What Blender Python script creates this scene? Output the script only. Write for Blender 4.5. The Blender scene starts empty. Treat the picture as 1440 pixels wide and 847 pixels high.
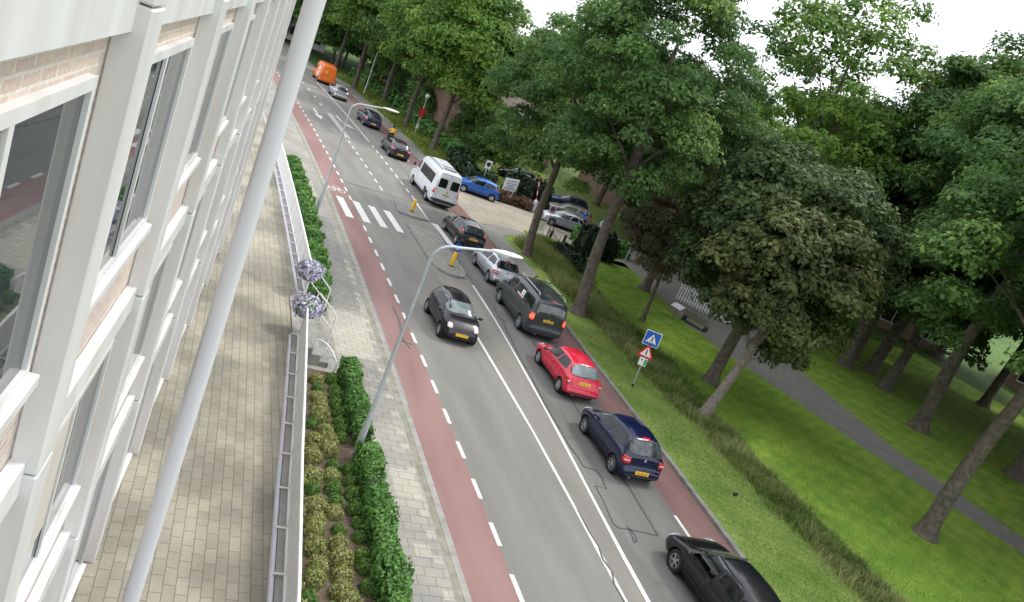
import bpy, bmesh, math, random
import numpy as np
from mathutils import Vector, Matrix
from mathutils.bvhtree import BVHTree
PI = math.pi
random.seed(7)
scene = bpy.context.scene
COL = scene.collection

# ------------------------------------------------------------------ camera
F_PX, PITCH, ROLL, CAM_H = 1080.51, 0.27627, 0.40074, 10.55
cam_d = bpy.data.cameras.new('camera'); cam = bpy.data.objects.new('camera', cam_d); COL.objects.link(cam)
cam_d.sensor_width = 36.0; cam_d.lens = 36.0 * F_PX / 1440.0
cam_d.clip_start = 0.1; cam_d.clip_end = 6000
fwd = Vector((0, math.cos(PITCH), -math.sin(PITCH))); up0 = Vector((0, math.sin(PITCH), math.cos(PITCH))); rt0 = Vector((1, 0, 0))
rt = math.cos(ROLL) * rt0 + math.sin(ROLL) * up0; up = -math.sin(ROLL) * rt0 + math.cos(ROLL) * up0
M = Matrix.Identity(4)
for i in range(3): M[i][0], M[i][1], M[i][2] = rt[i], up[i], -fwd[i]
M[2][3] = CAM_H
cam.matrix_world = M
scene.camera = cam

# ------------------------------------------------------------------ sky, sun, exposure
SUN_EL, SUN_AZ = math.radians(57), math.radians(48)     # azimuth: direction the light comes FROM, from +y clockwise
world = bpy.data.worlds.new('World'); scene.world = world; world.use_nodes = True
wn, wl = world.node_tree.nodes, world.node_tree.links
for n in list(wn): wn.remove(n)
wo = wn.new('ShaderNodeOutputWorld'); bg = wn.new('ShaderNodeBackground'); sky = wn.new('ShaderNodeTexSky')
sky.sky_type = 'NISHITA'; sky.sun_disc = False; sky.sun_elevation = SUN_EL; sky.sun_rotation = SUN_AZ
sky.air_density = 1.0; sky.dust_density = 2.5
tc = wn.new('ShaderNodeTexCoord'); nz = wn.new('ShaderNodeTexNoise'); nz.inputs['Scale'].default_value = 2.2; nz.inputs['Detail'].default_value = 6
mp = wn.new('ShaderNodeMapping'); mp.inputs['Scale'].default_value = (1, 1, 2.5)
cr = wn.new('ShaderNodeValToRGB'); cr.color_ramp.elements[0].position = 0.33; cr.color_ramp.elements[1].position = 0.52
cr.color_ramp.elements[0].color = (.55, .55, .55, 1); cr.color_ramp.elements[1].color = (.97, .97, .97, 1)
mx = wn.new('ShaderNodeMix'); mx.data_type = 'RGBA'; mx.inputs['B'].default_value = (10.4, 10.7, 11.2, 1)
wl.new(tc.outputs['Generated'], mp.inputs['Vector']); wl.new(mp.outputs['Vector'], nz.inputs['Vector']); wl.new(nz.outputs['Fac'], cr.inputs['Fac'])
wl.new(cr.outputs['Color'], mx.inputs['Factor']); wl.new(sky.outputs['Color'], mx.inputs['A']); wl.new(mx.outputs['Result'], bg.inputs['Color'])
bg.inputs['Strength'].default_value = 0.112
wl.new(bg.outputs['Background'], wo.inputs['Surface'])
sun_d = bpy.data.lights.new('sun', 'SUN'); sun = bpy.data.objects.new('sun', sun_d); COL.objects.link(sun)
sun_d.energy = 1.25; sun_d.angle = math.radians(12); sun_d.color = (1, .95, .86)
sd = Vector((math.sin(SUN_AZ) * math.cos(SUN_EL), math.cos(SUN_AZ) * math.cos(SUN_EL), math.sin(SUN_EL)))
sun.rotation_euler = sd.to_track_quat('Z', 'Y').to_euler(); sun.location = (0, 0, 60)
scene.view_settings.view_transform = 'Standard'; scene.view_settings.look = 'None'
scene.view_settings.exposure = 0.72; scene.view_settings.gamma = 1.0; scene.view_settings.use_curve_mapping = False
scene.render.engine = 'CYCLES'
scene.cycles.max_bounces = 6; scene.cycles.transparent_max_bounces = 12

# ------------------------------------------------------------------ road frame: s metres along the street, t metres across it (an arc of 723 m radius)
CX, CY, RAD = -656.2751159653435, -282.44877421670355, 723.0573277901617
A0 = math.atan2(15 - CY, 2.8 - CX)
def SP(s, t, z=0.0):
    a = A0 + s / RAD; r = RAD + t
    return Vector((CX + r * math.cos(a), CY + r * math.sin(a), z))
def YAW(s): return A0 + s / RAD + PI / 2      # heading of travel towards +s

# ------------------------------------------------------------------ materials
MATS = {}
def mat(name, col, rough=.7, metal=0., var=0., scale=3., bump=0., coat=0., emit=None, estr=0., spec=.5, coord='Object', detail=6., var2=None, transl=0.):
    if name in MATS: return MATS[name]
    m = bpy.data.materials.new(name); m.use_nodes = True; n, l = m.node_tree.nodes, m.node_tree.links
    b = n['Principled BSDF']; b.inputs['Base Color'].default_value = (*col, 1); b.inputs['Roughness'].default_value = rough
    b.inputs['Metallic'].default_value = metal; b.inputs['Coat Weight'].default_value = coat; b.inputs['Coat Roughness'].default_value = .06
    b.inputs['Specular IOR Level'].default_value = spec
    if emit: b.inputs['Emission Color'].default_value = (*emit, 1); b.inputs['Emission Strength'].default_value = estr
    if var or bump or var2:
        t = n.new('ShaderNodeTexCoord'); z = n.new('ShaderNodeTexNoise'); z.inputs['Scale'].default_value = scale; z.inputs['Detail'].default_value = detail
        l.new(t.outputs[coord], z.inputs['Vector'])
    if var or var2:
        r = n.new('ShaderNodeValToRGB'); r.color_ramp.elements[0].position = .3; r.color_ramp.elements[1].position = .7
        lo = var2 if var2 else tuple(c * (1 - var) for c in col); hi = col if var2 else tuple(min(1, c * (1 + var)) for c in col)
        r.color_ramp.elements[0].color = (*lo, 1); r.color_ramp.elements[1].color = (*hi, 1)
        l.new(z.outputs['Fac'], r.inputs['Fac']); l.new(r.outputs['Color'], b.inputs['Base Color'])
    if bump:
        bp = n.new('ShaderNodeBump'); bp.inputs['Strength'].default_value = bump; bp.inputs['Distance'].default_value = .03
        l.new(z.outputs['Fac'], bp.inputs['Height']); l.new(bp.outputs['Normal'], b.inputs['Normal'])
    MATS[name] = m; return m

def streaky(m, zs=.12):
    n, l = m.node_tree.nodes, m.node_tree.links; z = [q for q in n if q.type == 'TEX_NOISE'][0]; src = z.inputs['Vector'].links[0].from_socket
    mp = n.new('ShaderNodeMapping'); mp.inputs['Scale'].default_value = (1, 1, zs); l.new(src, mp.inputs['Vector']); l.new(mp.outputs['Vector'], z.inputs['Vector'])
    return m
def ground_mat(name, c1, c2, fine=.25, big=.35, grain=60., rough=.9, bump=.15, spots=None, stretch=1.0):
    """asphalt / soil: broad blotches stretched along the street, plus fine grain; UV = metres"""
    m = bpy.data.materials.new(name); m.use_nodes = True; n, l = m.node_tree.nodes, m.node_tree.links
    b = n['Principled BSDF']; b.inputs['Roughness'].default_value = rough; b.inputs['Specular IOR Level'].default_value = .3
    t = n.new('ShaderNodeTexCoord'); mp = n.new('ShaderNodeMapping'); mp.inputs['Scale'].default_value = (big * stretch, big, big); l.new(t.outputs['UV'], mp.inputs['Vector'])
    z1 = n.new('ShaderNodeTexNoise'); z1.inputs['Scale'].default_value = 1; z1.inputs['Detail'].default_value = 5; l.new(mp.outputs['Vector'], z1.inputs['Vector'])
    z2 = n.new('ShaderNodeTexNoise'); z2.inputs['Scale'].default_value = grain; z2.inputs['Detail'].default_value = 3; l.new(t.outputs['UV'], z2.inputs['Vector'])
    r = n.new('ShaderNodeValToRGB'); r.color_ramp.elements[0].position = .35; r.color_ramp.elements[1].position = .65
    r.color_ramp.elements[0].color = (*c1, 1); r.color_ramp.elements[1].color = (*c2, 1); l.new(z1.outputs['Fac'], r.inputs['Fac'])
    mr = n.new('ShaderNodeMapRange'); mr.inputs['From Min'].default_value = .3; mr.inputs['From Max'].default_value = .7; mr.inputs['To Min'].default_value = 1 - fine; mr.inputs['To Max'].default_value = 1 + fine
    l.new(z2.outputs['Fac'], mr.inputs['Value'])
    mu = n.new('ShaderNodeMix'); mu.data_type = 'RGBA'; mu.blend_type = 'MULTIPLY'; mu.inputs['Factor'].default_value = 1
    l.new(r.outputs['Color'], mu.inputs['A']); l.new(mr.outputs['Result'], mu.inputs['B']); out = mu.outputs['Result']
    l.new(out, b.inputs['Base Color'])
    bp = n.new('ShaderNodeBump'); bp.inputs['Strength'].default_value = bump; bp.inputs['Distance'].default_value = .01
    l.new(z2.outputs['Fac'], bp.inputs['Height']); l.new(bp.outputs['Normal'], b.inputs['Normal'])
    MATS[name] = m; return m

def paver_mat(name, c1, c2, mortar, w=.3, h=.3, rot=0., offset=.5, msize=.012, tint=None, tamount=.5, rough=.85):
    m = bpy.data.materials.new(name); m.use_nodes = True; n, l = m.node_tree.nodes, m.node_tree.links
    b = n['Principled BSDF']; b.inputs['Roughness'].default_value = rough; b.inputs['Specular IOR Level'].default_value = .3
    t = n.new('ShaderNodeTexCoord'); mp = n.new('ShaderNodeMapping'); mp.inputs['Rotation'].default_value = (0, 0, rot); l.new(t.outputs['UV'], mp.inputs['Vector'])
    br = n.new('ShaderNodeTexBrick'); br.offset = offset; br.inputs['Scale'].default_value = 1; br.inputs['Brick Width'].default_value = w; br.inputs['Row Height'].default_value = h
    br.inputs['Mortar Size'].default_value = msize; br.inputs['Mortar Smooth'].default_value = .3; br.inputs['Bias'].default_value = 0
    br.inputs['Color1'].default_value = (*c1, 1); br.inputs['Color2'].default_value = (*c2, 1); br.inputs['Mortar'].default_value = (*mortar, 1)
    l.new(mp.outputs['Vector'], br.inputs['Vector'])
    z = n.new('ShaderNodeTexNoise'); z.inputs['Scale'].default_value = .45; z.inputs['Detail'].default_value = 6; l.new(t.outputs['UV'], z.inputs['Vector'])
    r = n.new('ShaderNodeValToRGB'); r.color_ramp.elements[0].position = .42; r.color_ramp.elements[1].position = .62
    tint = tint or (1, 1, 1); r.color_ramp.elements[0].color = (*tint, 1); r.color_ramp.elements[1].color = (1.12, 1.1, 1.05, 1); l.new(z.outputs['Fac'], r.inputs['Fac'])
    mu = n.new('ShaderNodeMix'); mu.data_type = 'RGBA'; mu.blend_type = 'MULTIPLY'; mu.inputs['Factor'].default_value = tamount * 2 if tamount < .5 else 1
    l.new(br.outputs['Color'], mu.inputs['A']); l.new(r.outputs['Color'], mu.inputs['B'])
    z2 = n.new('ShaderNodeTexNoise'); z2.inputs['Scale'].default_value = 35; l.new(t.outputs['UV'], z2.inputs['Vector'])
    mr = n.new('ShaderNodeMapRange'); mr.inputs['From Min'].default_value = .3; mr.inputs['From Max'].default_value = .7; mr.inputs['To Min'].default_value = .88; mr.inputs['To Max'].default_value = 1.12
    l.new(z2.outputs['Fac'], mr.inputs['Value'])
    m2 = n.new('ShaderNodeMix'); m2.data_type = 'RGBA'; m2.blend_type = 'MULTIPLY'; m2.inputs['Factor'].default_value = 1
    l.new(mu.outputs['Result'], m2.inputs['A']); l.new(mr.outputs['Result'], m2.inputs['B'])
    l.new(m2.outputs['Result'], b.inputs['Base Color'])
    bp = n.new('ShaderNodeBump'); bp.inputs['Strength'].default_value = .3; bp.inputs['Distance'].default_value = .01; bp.invert = True
    l.new(br.outputs['Fac'], bp.inputs['Height']); l.new(bp.outputs['Normal'], b.inputs['Normal'])
    MATS[name] = m; return m

def leaf_mat(name, c1, c2, c3=None, transl=.35, rough=.5):
    """per-leaf hue from the 'tone' attribute plus a broad object-space variation"""
    m = bpy.data.materials.new(name); m.use_nodes = True; n, l = m.node_tree.nodes, m.node_tree.links
    b = n['Principled BSDF']; b.inputs['Roughness'].default_value = rough; b.inputs['Specular IOR Level'].default_value = .22
    at = n.new('ShaderNodeAttribute'); at.attribute_name = 'tone'
    r = n.new('ShaderNodeValToRGB'); r.color_ramp.elements[0].position = 0; r.color_ramp.elements[1].position = 1 if not c3 else .8
    r.color_ramp.elements[0].color = (*c1, 1); r.color_ramp.elements[1].color = (*c2, 1)
    if c3: e = r.color_ramp.elements.new(1); e.color = (*c3, 1)
    l.new(at.outputs['Fac'], r.inputs['Fac']); l.new(r.outputs['Color'], b.inputs['Base Color'])
    tr = n.new('ShaderNodeBsdfTranslucent'); l.new(r.outputs['Color'], tr.inputs['Color'])
    ms = n.new('ShaderNodeMixShader'); ms.inputs['Fac'].default_value = transl
    l.new(b.outputs['BSDF'], ms.inputs[1]); l.new(tr.outputs['BSDF'], ms.inputs[2]); l.new(ms.outputs['Shader'], n['Material Output'].inputs['Surface'])
    MATS[name] = m; return m

def grass_mat(name, c1, c2, stripe=None, rot=0., scale=.5, fine=28.):
    m = bpy.data.materials.new(name); m.use_nodes = True; n, l = m.node_tree.nodes, m.node_tree.links
    b = n['Principled BSDF']; b.inputs['Roughness'].default_value = .9; b.inputs['Specular IOR Level'].default_value = .15
    t = n.new('ShaderNodeTexCoord'); z = n.new('ShaderNodeTexNoise'); z.inputs['Scale'].default_value = scale; z.inputs['Detail'].default_value = 8; l.new(t.outputs['UV'], z.inputs['Vector'])
    r = n.new('ShaderNodeValToRGB'); r.color_ramp.elements[0].position = .35; r.color_ramp.elements[1].position = .65
    r.color_ramp.elements[0].color = (*c1, 1); r.color_ramp.elements[1].color = (*c2, 1); l.new(z.outputs['Fac'], r.inputs['Fac'])
    out = r.outputs['Color']
    z2 = n.new('ShaderNodeTexNoise'); z2.inputs['Scale'].default_value = fine; z2.inputs['Detail'].default_value = 5; l.new(t.outputs['UV'], z2.inputs['Vector'])
    mr = n.new('ShaderNodeMapRange'); mr.inputs['From Min'].default_value = .3; mr.inputs['From Max'].default_value = .7; mr.inputs['To Min'].default_value = .6; mr.inputs['To Max'].default_value = 1.35
    l.new(z2.outputs['Fac'], mr.inputs['Value'])
    mu = n.new('ShaderNodeMix'); mu.data_type = 'RGBA'; mu.blend_type = 'MULTIPLY'; mu.inputs['Factor'].default_value = 1
    l.new(out, mu.inputs['A']); l.new(mr.outputs['Result'], mu.inputs['B']); out = mu.outputs['Result']
    if stripe:
        mp = n.new('ShaderNodeMapping'); mp.inputs['Rotation'].default_value = (0, 0, rot); l.new(t.outputs['UV'], mp.inputs['Vector'])
        w = n.new('ShaderNodeTexWave'); w.inputs['Scale'].default_value = stripe; w.inputs['Distortion'].default_value = 2.2; w.inputs['Detail'].default_value = 3; w.inputs['Detail Scale'].default_value = 1.5
        l.new(mp.outputs['Vector'], w.inputs['Vector'])
        m3 = n.new('ShaderNodeMapRange'); m3.inputs['To Min'].default_value = .95; m3.inputs['To Max'].default_value = 1.05; l.new(w.outputs['Fac'], m3.inputs['Value'])
        m4 = n.new('ShaderNodeMix'); m4.data_type = 'RGBA'; m4.blend_type = 'MULTIPLY'; m4.inputs['Factor'].default_value = 1
        l.new(out, m4.inputs['A']); l.new(m3.outputs['Result'], m4.inputs['B']); out = m4.outputs['Result']
    l.new(out, b.inputs['Base Color'])
    bp = n.new('ShaderNodeBump'); bp.inputs['Strength'].default_value = .6; bp.inputs['Distance'].default_value = .05
    l.new(z2.outputs['Fac'], bp.inputs['Height']); l.new(bp.outputs['Normal'], b.inputs['Normal'])
    MATS[name] = m; return m

asph = ground_mat('asphalt_grey', (.18, .176, .16), (.23, .223, .203), fine=.2, big=1.1, stretch=.12)
asph_b = ground_mat('asphalt_beige', (.185, .179, .161), (.235, .226, .203), fine=.18, big=1.1, stretch=.15)
asph_d = ground_mat('asphalt_dark', (.130, .129, .122), (.178, .175, .163), fine=.22, big=1.3, stretch=.12)
red_asph = ground_mat('asphalt_red', (.225, .135, .124), (.29, .18, .168), fine=.14, big=.8, grain=45, stretch=.22)
red_asph_d = ground_mat('asphalt_red_dark', (.185, .105, .096), (.25, .148, .136), fine=.16, big=.9, grain=45, stretch=.25)
tar = mat('tar', (.075, .078, .085), .45, var=.25, scale=8)
paint = mat('road_paint', (.74, .74, .71), .7, var2=(.52, .52, .49), scale=9, coord='Object')
paint_worn = mat('road_paint_worn', (.62, .62, .60), .8, var2=(.27, .265, .24), scale=7)
paver = paver_mat('pavers_beige', (.30, .292, .262), (.345, .335, .305), (.20, .193, .165), w=.45, h=.3, rot=PI / 2, tint=(.84, .84, .86))
paver_l = paver_mat('pavers_light', (.355, .345, .30), (.41, .40, .35), (.25, .24, .20), w=.45, h=.3, rot=PI / 2)
paver_g = paver_mat('pavers_grey', (.215, .21, .195), (.26, .255, .235), (.14, .14, .13), w=.3, h=.3, rot=PI / 2)
clinker = paver_mat('clinker_beige', (.33, .29, .235), (.40, .355, .30), (.22, .20, .17), w=.21, h=.11, tint=(.9, .9, .88))
terr = paver_mat('terrace_tiles', (.30, .285, .235), (.36, .34, .28), (.18, .17, .145), w=.4, h=.2, rot=0, tint=(.72, .72, .70), msize=.009)
kerb_m = mat('kerb_concrete', (.24, .235, .22), .9, var=.25, scale=2.5, bump=.2)
kerb_l = mat('kerb_light', (.30, .292, .265), .9, var=.2, scale=3)
moss = mat('mossy_joint', (.25, .245, .195), .95, var=.25, scale=3)
lawn = grass_mat('lawn', (.16, .30, .04), (.28, .40, .06), stripe=.5, rot=.5, scale=.9)
verge = grass_mat('verge', (.14, .235, .045), (.25, .32, .085), stripe=.75, rot=-.62, scale=.7)
rough_g = grass_mat('rough_grass', (.09, .15, .03), (.17, .22, .06), scale=.8)
field = grass_mat('field', (.05, .10, .02), (.09, .15, .03), scale=.08, fine=9)
soil = ground_mat('soil', (.085, .06, .042), (.16, .12, .09), fine=.4, big=1.4, grain=25, bump=.6)
bark = mat('bark', (.105, .09, .07), .95, var=.45, scale=5, bump=.9)
bark_l = mat('bark_pale', (.19, .17, .145), .95, var=.35, scale=5, bump=.7)
white_p = mat('white_powdercoat', (.82, .82, .84), .35, var=.04, scale=2)
galv = mat('galvanised_steel', (.50, .54, .58), .42, .55, var=.1, scale=4)
dark_m = mat('dark_metal', (.03, .032, .035), .5, .3, var=.2)
rubber = mat('tyre_rubber', (.022, .022, .024), .85, var=.2, scale=12)
plast = mat('black_plastic', (.03, .031, .034), .6, var=.15, scale=6)
rim_m = mat('alloy', (.50, .51, .53), .35, .7, var=.08, scale=6)
dark_in = mat('dark_cavity', (.012, .012, .013), .9, var=.1)
glass = mat('tinted_glass', (.012, .015, .015), .03, 0, coat=0, spec=.38, var=.5, scale=4)
glass_p = mat('glass_painted_reflection', (.26, .33, .34), .05, 0, spec=.9, var2=(.09, .11, .11), scale=1.6)  # pale base colour paints a bright reflection into windscreen and rear glass
glass_l = mat('pale_glass', (.085, .105, .105), .04, 0, spec=.9, var2=(.010, .012, .012), scale=4.5)
lamp_r = mat('red_lens', (.55, .015, .02), .15, spec=.8, var=.15, scale=20)
lamp_on = mat('red_lens_lit', (.7, .05, .02), .2, emit=(1, .12, .04), estr=.7, var=.1)
lamp_o = mat('orange_lens', (.75, .22, .03), .2, var=.1)
lens_w = mat('clear_lens', (.7, .72, .74), .12, .2, var=.15, scale=20)
lens_on = mat('headlamp_lit', (.55, .50, .46), .2, emit=(1, .93, .82), estr=.10, var=.05)
plate_y = mat('yellow_plate', (.80, .46, .02), .45, var=.08, scale=10)
plate_k = mat('plate_ink', (.03, .028, .02), .6, var=.1)
yellow = mat('yellow_plastic', (.85, .50, .01), .4, var=.08, scale=5)
blue_s = mat('sign_blue', (.015, .11, .48), .35, var=.06)
red_s = mat('sign_red', (.62, .02, .025), .35, var=.06)
white_s = mat('sign_white', (.80, .80, .80), .35, var=.04)
black_s = mat('sign_black', (.015, .015, .015), .5, var=.1)
green_s = mat('sign_green', (.03, .36, .14), .4, var=.08)
skin = mat('skin', (.52, .29, .20), .6, var=.1, scale=8)

# ------------------------------------------------------------------ object helpers
def tag(o, label=None, cat=None, group=None, kind=None):
    if label: o['label'] = label
    if cat: o['category'] = cat
    if group: o['group'] = group
    if kind: o['kind'] = kind
    return o
def empty(name, loc=(0, 0, 0), rz=0., label=None, cat=None, group=None):
    o = bpy.data.objects.new(name, None); COL.objects.link(o); o.location = loc; o.rotation_euler = (0, 0, rz)
    o.empty_display_size = .1
    return tag(o, label, cat, group)
def link(name, me, parent=None, smooth=False, mats=()):
    for m in mats: me.materials.append(m)
    if smooth:
        me.polygons.foreach_set('use_smooth', [True] * len(me.polygons))
        if smooth != 'all':
            try: me.set_sharp_from_angle(angle=math.radians(38))
            except Exception: pass
    o = bpy.data.objects.new(name, me); COL.objects.link(o)
    if parent: o.parent = parent
    return o
class MB:
    """collects boxes, tubes, lathes into one mesh; each face keeps a material index"""
    def __init__(s): s.v = []; s.f = []; s.m = []; s.uv = None
    def add(s, vs, fs, mi=0):
        k = len(s.v); s.v += [tuple(v) for v in vs]; s.f += [tuple(i + k for i in f) for f in fs]; s.m += [mi] * len(fs); return s
    def box(s, x0, x1, y0, y1, z0, z1, mi=0, T=None, bev=0.):
        if bev:
            b = min(bev, (x1 - x0) / 2.1, (y1 - y0) / 2.1, (z1 - z0) / 2.1)
            bm = bmesh.new(); bmesh.ops.create_cube(bm, size=1)
            for v in bm.verts: v.co = Vector((x0 + (v.co.x + .5) * (x1 - x0), y0 + (v.co.y + .5) * (y1 - y0), z0 + (v.co.z + .5) * (z1 - z0)))
            bmesh.ops.bevel(bm, geom=list(bm.edges), offset=b, segments=1, affect='EDGES', profile=.5)
            bm.verts.index_update(); vs = [v.co.copy() for v in bm.verts]; fs = [[v.index for v in f.verts] for f in bm.faces]; bm.free()
        else:
            vs = [Vector(p) for p in ((x0, y0, z0), (x1, y0, z0), (x1, y1, z0), (x0, y1, z0), (x0, y0, z1), (x1, y0, z1), (x1, y1, z1), (x0, y1, z1))]
            fs = [(0, 3, 2, 1), (4, 5, 6, 7), (0, 1, 5, 4), (1, 2, 6, 5), (2, 3, 7, 6), (3, 0, 4, 7)]
        if T is not None: vs = [T @ v for v in vs]
        return s.add(vs, fs, mi)
    def tube(s, pts, r, n=10, mi=0, cap=True):
        pts = [Vector(p) for p in pts]; k = len(pts); rs = r if isinstance(r, (list, tuple)) else [r] * k
        vs = []; d0 = (pts[1] - pts[0]).normalized(); ref = Vector((0, 0, 1)) if abs(d0.z) < .9 else Vector((1, 0, 0)); u = d0.cross(ref).normalized()
        for i in range(k):
            d = (pts[min(i + 1, k - 1)] - pts[max(i - 1, 0)]).normalized(); u = (u - d * u.dot(d)).normalized(); w = d.cross(u)
            for j in range(n):
                a = 2 * PI * j / n; vs.append(pts[i] + (u * math.cos(a) + w * math.sin(a)) * rs[i])
        fs = [(i * n + j, i * n + (j + 1) % n, (i + 1) * n + (j + 1) % n, (i + 1) * n + j) for i in range(k - 1) for j in range(n)]
        if cap: fs += [tuple(reversed(range(n))), tuple(range((k - 1) * n, k * n))]
        return s.add(vs, fs, mi)
    def lathe(s, prof, n=24, T=None, mi=0):
        """prof: (radius, z) list about local z"""
        vs = [Vector((r * math.cos(2 * PI * j / n), r * math.sin(2 * PI * j / n), z)) for r, z in prof for j in range(n)]
        if T is not None: vs = [T @ v for v in vs]
        fs = [(i * n + j, i * n + (j + 1) % n, (i + 1) * n + (j + 1) % n, (i + 1) * n + j) for i in range(len(prof) - 1) for j in range(n)]
        return s.add(vs, fs, mi)
    def prism(s, poly, z0, z1, mi=0, T=None):
        n = len(poly); vs = [Vector((x, y, z0)) for x, y in poly] + [Vector((x, y, z1)) for x, y in poly]
        if T is not None: vs = [T @ v for v in vs]
        fs = [tuple(reversed(range(n))), tuple(range(n, 2 * n))] + [(i, (i + 1) % n, (i + 1) % n + n, i + n) for i in range(n)]
        return s.add(vs, fs, mi)
    def ball(s, c, r, mi=0, seg=12, rings=8):
        rx, ry, rz = r if isinstance(r, tuple) else (r, r, r)
        vs = [Vector((c[0] + rx * math.sin(PI * i / rings) * math.cos(2 * PI * j / seg), c[1] + ry * math.sin(PI * i / rings) * math.sin(2 * PI * j / seg), c[2] + rz * math.cos(PI * i / rings))) for i in range(rings + 1) for j in range(seg)]
        fs = [(i * seg + j, (i + 1) * seg + j, (i + 1) * seg + (j + 1) % seg, i * seg + (j + 1) % seg) for i in range(rings) for j in range(seg)]
        return s.add(vs, fs, mi)
    def build(s, name, mats, parent=None, smooth=False):
        me = bpy.data.meshes.new(name); me.from_pydata(s.v, [], s.f)
        mats = mats if isinstance(mats, (list, tuple)) else [mats]
        if len(mats) > 1: me.polygons.foreach_set('material_index', s.m)
        if s.uv: 
            uv = me.uv_layers.new(name='UVMap'); li = [i for f in s.f for i in f]
            uv.data.foreach_set('uv', [c for i in li for c in s.uv[i]])
        me.validate(); bm = bmesh.new(); bm.from_mesh(me); bmesh.ops.remove_doubles(bm, verts=bm.verts, dist=1e-5) if smooth else None
        bmesh.ops.recalc_face_normals(bm, faces=bm.faces) if not s.uv else None
        bm.to_mesh(me); bm.free()
        return link(name, me, parent, smooth, mats)
def Tr(x, y, z, rz=0., rx=0., ry=0.):
    return Matrix.Translation((x, y, z)) @ Matrix.Rotation(rz, 4, 'Z') @ Matrix.Rotation(ry, 4, 'Y') @ Matrix.Rotation(rx, 4, 'X')

def fn(v):
    if callable(v): return v
    if isinstance(v, (list, tuple)):
        xs = [a for a, b in v]; ys = [b for a, b in v]; return lambda s: float(np.interp(s, xs, ys))
    return lambda s: v
def strip(name, m, s0, s1, t0, t1, z, kind='structure', thick=0., step=2., parent=None, label=None, cat=None, group=None, nt=1, zf=None):
    """a sheet following the street between offsets t0(s) and t1(s); with thickness it gets side faces (a kerb, an island)"""
    t0, t1 = fn(t0), fn(t1); n = max(1, int(abs(s1 - s0) / step)); mb = MB(); mb.uv = []
    for i in range(n + 1):
        s = s0 + (s1 - s0) * i / n
        for j in range(nt + 1):
            t = t0(s) + (t1(s) - t0(s)) * j / nt
            mb.v.append(tuple(SP(s, t, z + (zf(s, t) if zf else 0)))); mb.uv.append((s, t))
    w = nt + 1
    for i in range(n):
        for j in range(nt): mb.f.append((i * w + j, (i) * w + j + 1, (i + 1) * w + j + 1, (i + 1) * w + j)); mb.m.append(0)
    if thick:
        k = len(mb.v)
        ring = [i * w for i in range(n + 1)] + [(n) * w + j for j in range(1, w)] + [i * w + w - 1 for i in range(n - 1, -1, -1)] + [j for j in range(w - 2, 0, -1)]
        for q in ring:
            v = mb.v[q]; mb.v.append((v[0], v[1], v[2] - thick)); mb.uv.append(mb.uv[q])
        m_ = len(ring)
        for q in range(m_): mb.f.append((ring[q], ring[(q + 1) % m_], k + (q + 1) % m_, k + q)); mb.m.append(0)
    o = mb.build(name, m, parent)
    return tag(o, label, cat, group, kind)
def stpoly(name, m, pts, z, kind='structure', thick=0., parent=None):
    mb = MB(); n = len(pts); mb.v = [tuple(SP(s, t, z)) for s, t in pts]; mb.uv = [tuple(p) for p in pts]; mb.f = [tuple(range(n))]; mb.m = [0]
    if thick:
        mb.v += [tuple(SP(s, t, z - thick)) for s, t in pts]; mb.uv += [tuple(p) for p in pts]
        for i in range(n): mb.f.append((i, (i + 1) % n, (i + 1) % n + n, i + n)); mb.m.append(0)
    me_o = mb.build(name, m, parent)
    bm = bmesh.new(); bm.from_mesh(me_o.data); bmesh.ops.recalc_face_normals(bm, faces=bm.faces)
    f = max(bm.faces, key=lambda f: abs(f.normal.z) * f.calc_area())
    if f.normal.z < 0: bmesh.ops.reverse_faces(bm, faces=bm.faces)
    bm.to_mesh(me_o.data); bm.free()
    return tag(me_o, kind=kind)
def ribbon(mb, pts, w, z):
    """a flat line of width w through (s,t) points, added to mb"""
    P = [SP(s, t, z) for s, t in pts]; k = len(mb.v)
    for i, p in enumerate(P):
        d = (P[min(i + 1, len(P) - 1)] - P[max(i - 1, 0)]).normalized(); q = Vector((-d.y, d.x, 0))
        ww = w * random.uniform(.7, 1.25) if len(P) > 6 else w
        mb.v += [tuple(p + q * ww / 2), tuple(p - q * ww / 2)]
    for i in range(len(P) - 1): mb.f.append((k + 2 * i, k + 2 * i + 1, k + 2 * i + 3, k + 2 * i + 2)); mb.m.append(0)

# ================================================================== GROUND
def KR(s): return float(np.interp(s, [-25, 2.8, 6.5, 10, 13, 16.3, 20, 36, 46, 95], [7.9, 8.36, 8.6, 8.8, 8.95, 9.1, 9.35, 9.5, 9.55, 9.6]))   # right kerb
def CRr(s): return float(np.interp(s, [-25, 3.3, 6.5, 12, 18.7, 27, 95], [6.2, 6.9, 7.1, 7.45, 7.9, 8.1, 8.2]))                                    # lane / right cycle lane
def L2(s): return float(np.interp(s, [-25, .3, 2.3, 4.5, 7.8, 11, 14.6, 18, 23, 30, 95], [3.05, 3.72, 3.83, 3.98, 4.24, 4.45, 4.68, 4.86, 4.98, 5.15, 5.25]))
gm = MB(); N_ = 48
gm.v = [(0, 60, -.05)] + [(1800 * math.cos(2 * PI * i / N_), 60 + 1800 * math.sin(2 * PI * i / N_), -.05) for i in range(N_)]
gm.f = [(0, 1 + i, 1 + (i + 1) % N_) for i in range(N_)]; gm.m = [0] * N_; gm.uv = [(v[0], v[1]) for v in gm.v]
tag(gm.build('ground', field), kind='structure')
S0, S1 = -26, 190
strip('road', asph, S0, S1, -.02, 3.08, 0)
strip('road_middle', asph_b, S0, 22.6, 3.08, L2, 0)
strip('road_middle', asph_b, 22.6, 36, 3.08, L2, 0)
strip('road_middle', asph, 36, S1, 3.08, L2, 0)
strip('road_lane', asph_d, S0, 36, L2, CRr, 0)
strip('road_lane', asph, 36, S1, L2, CRr, 0)
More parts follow.
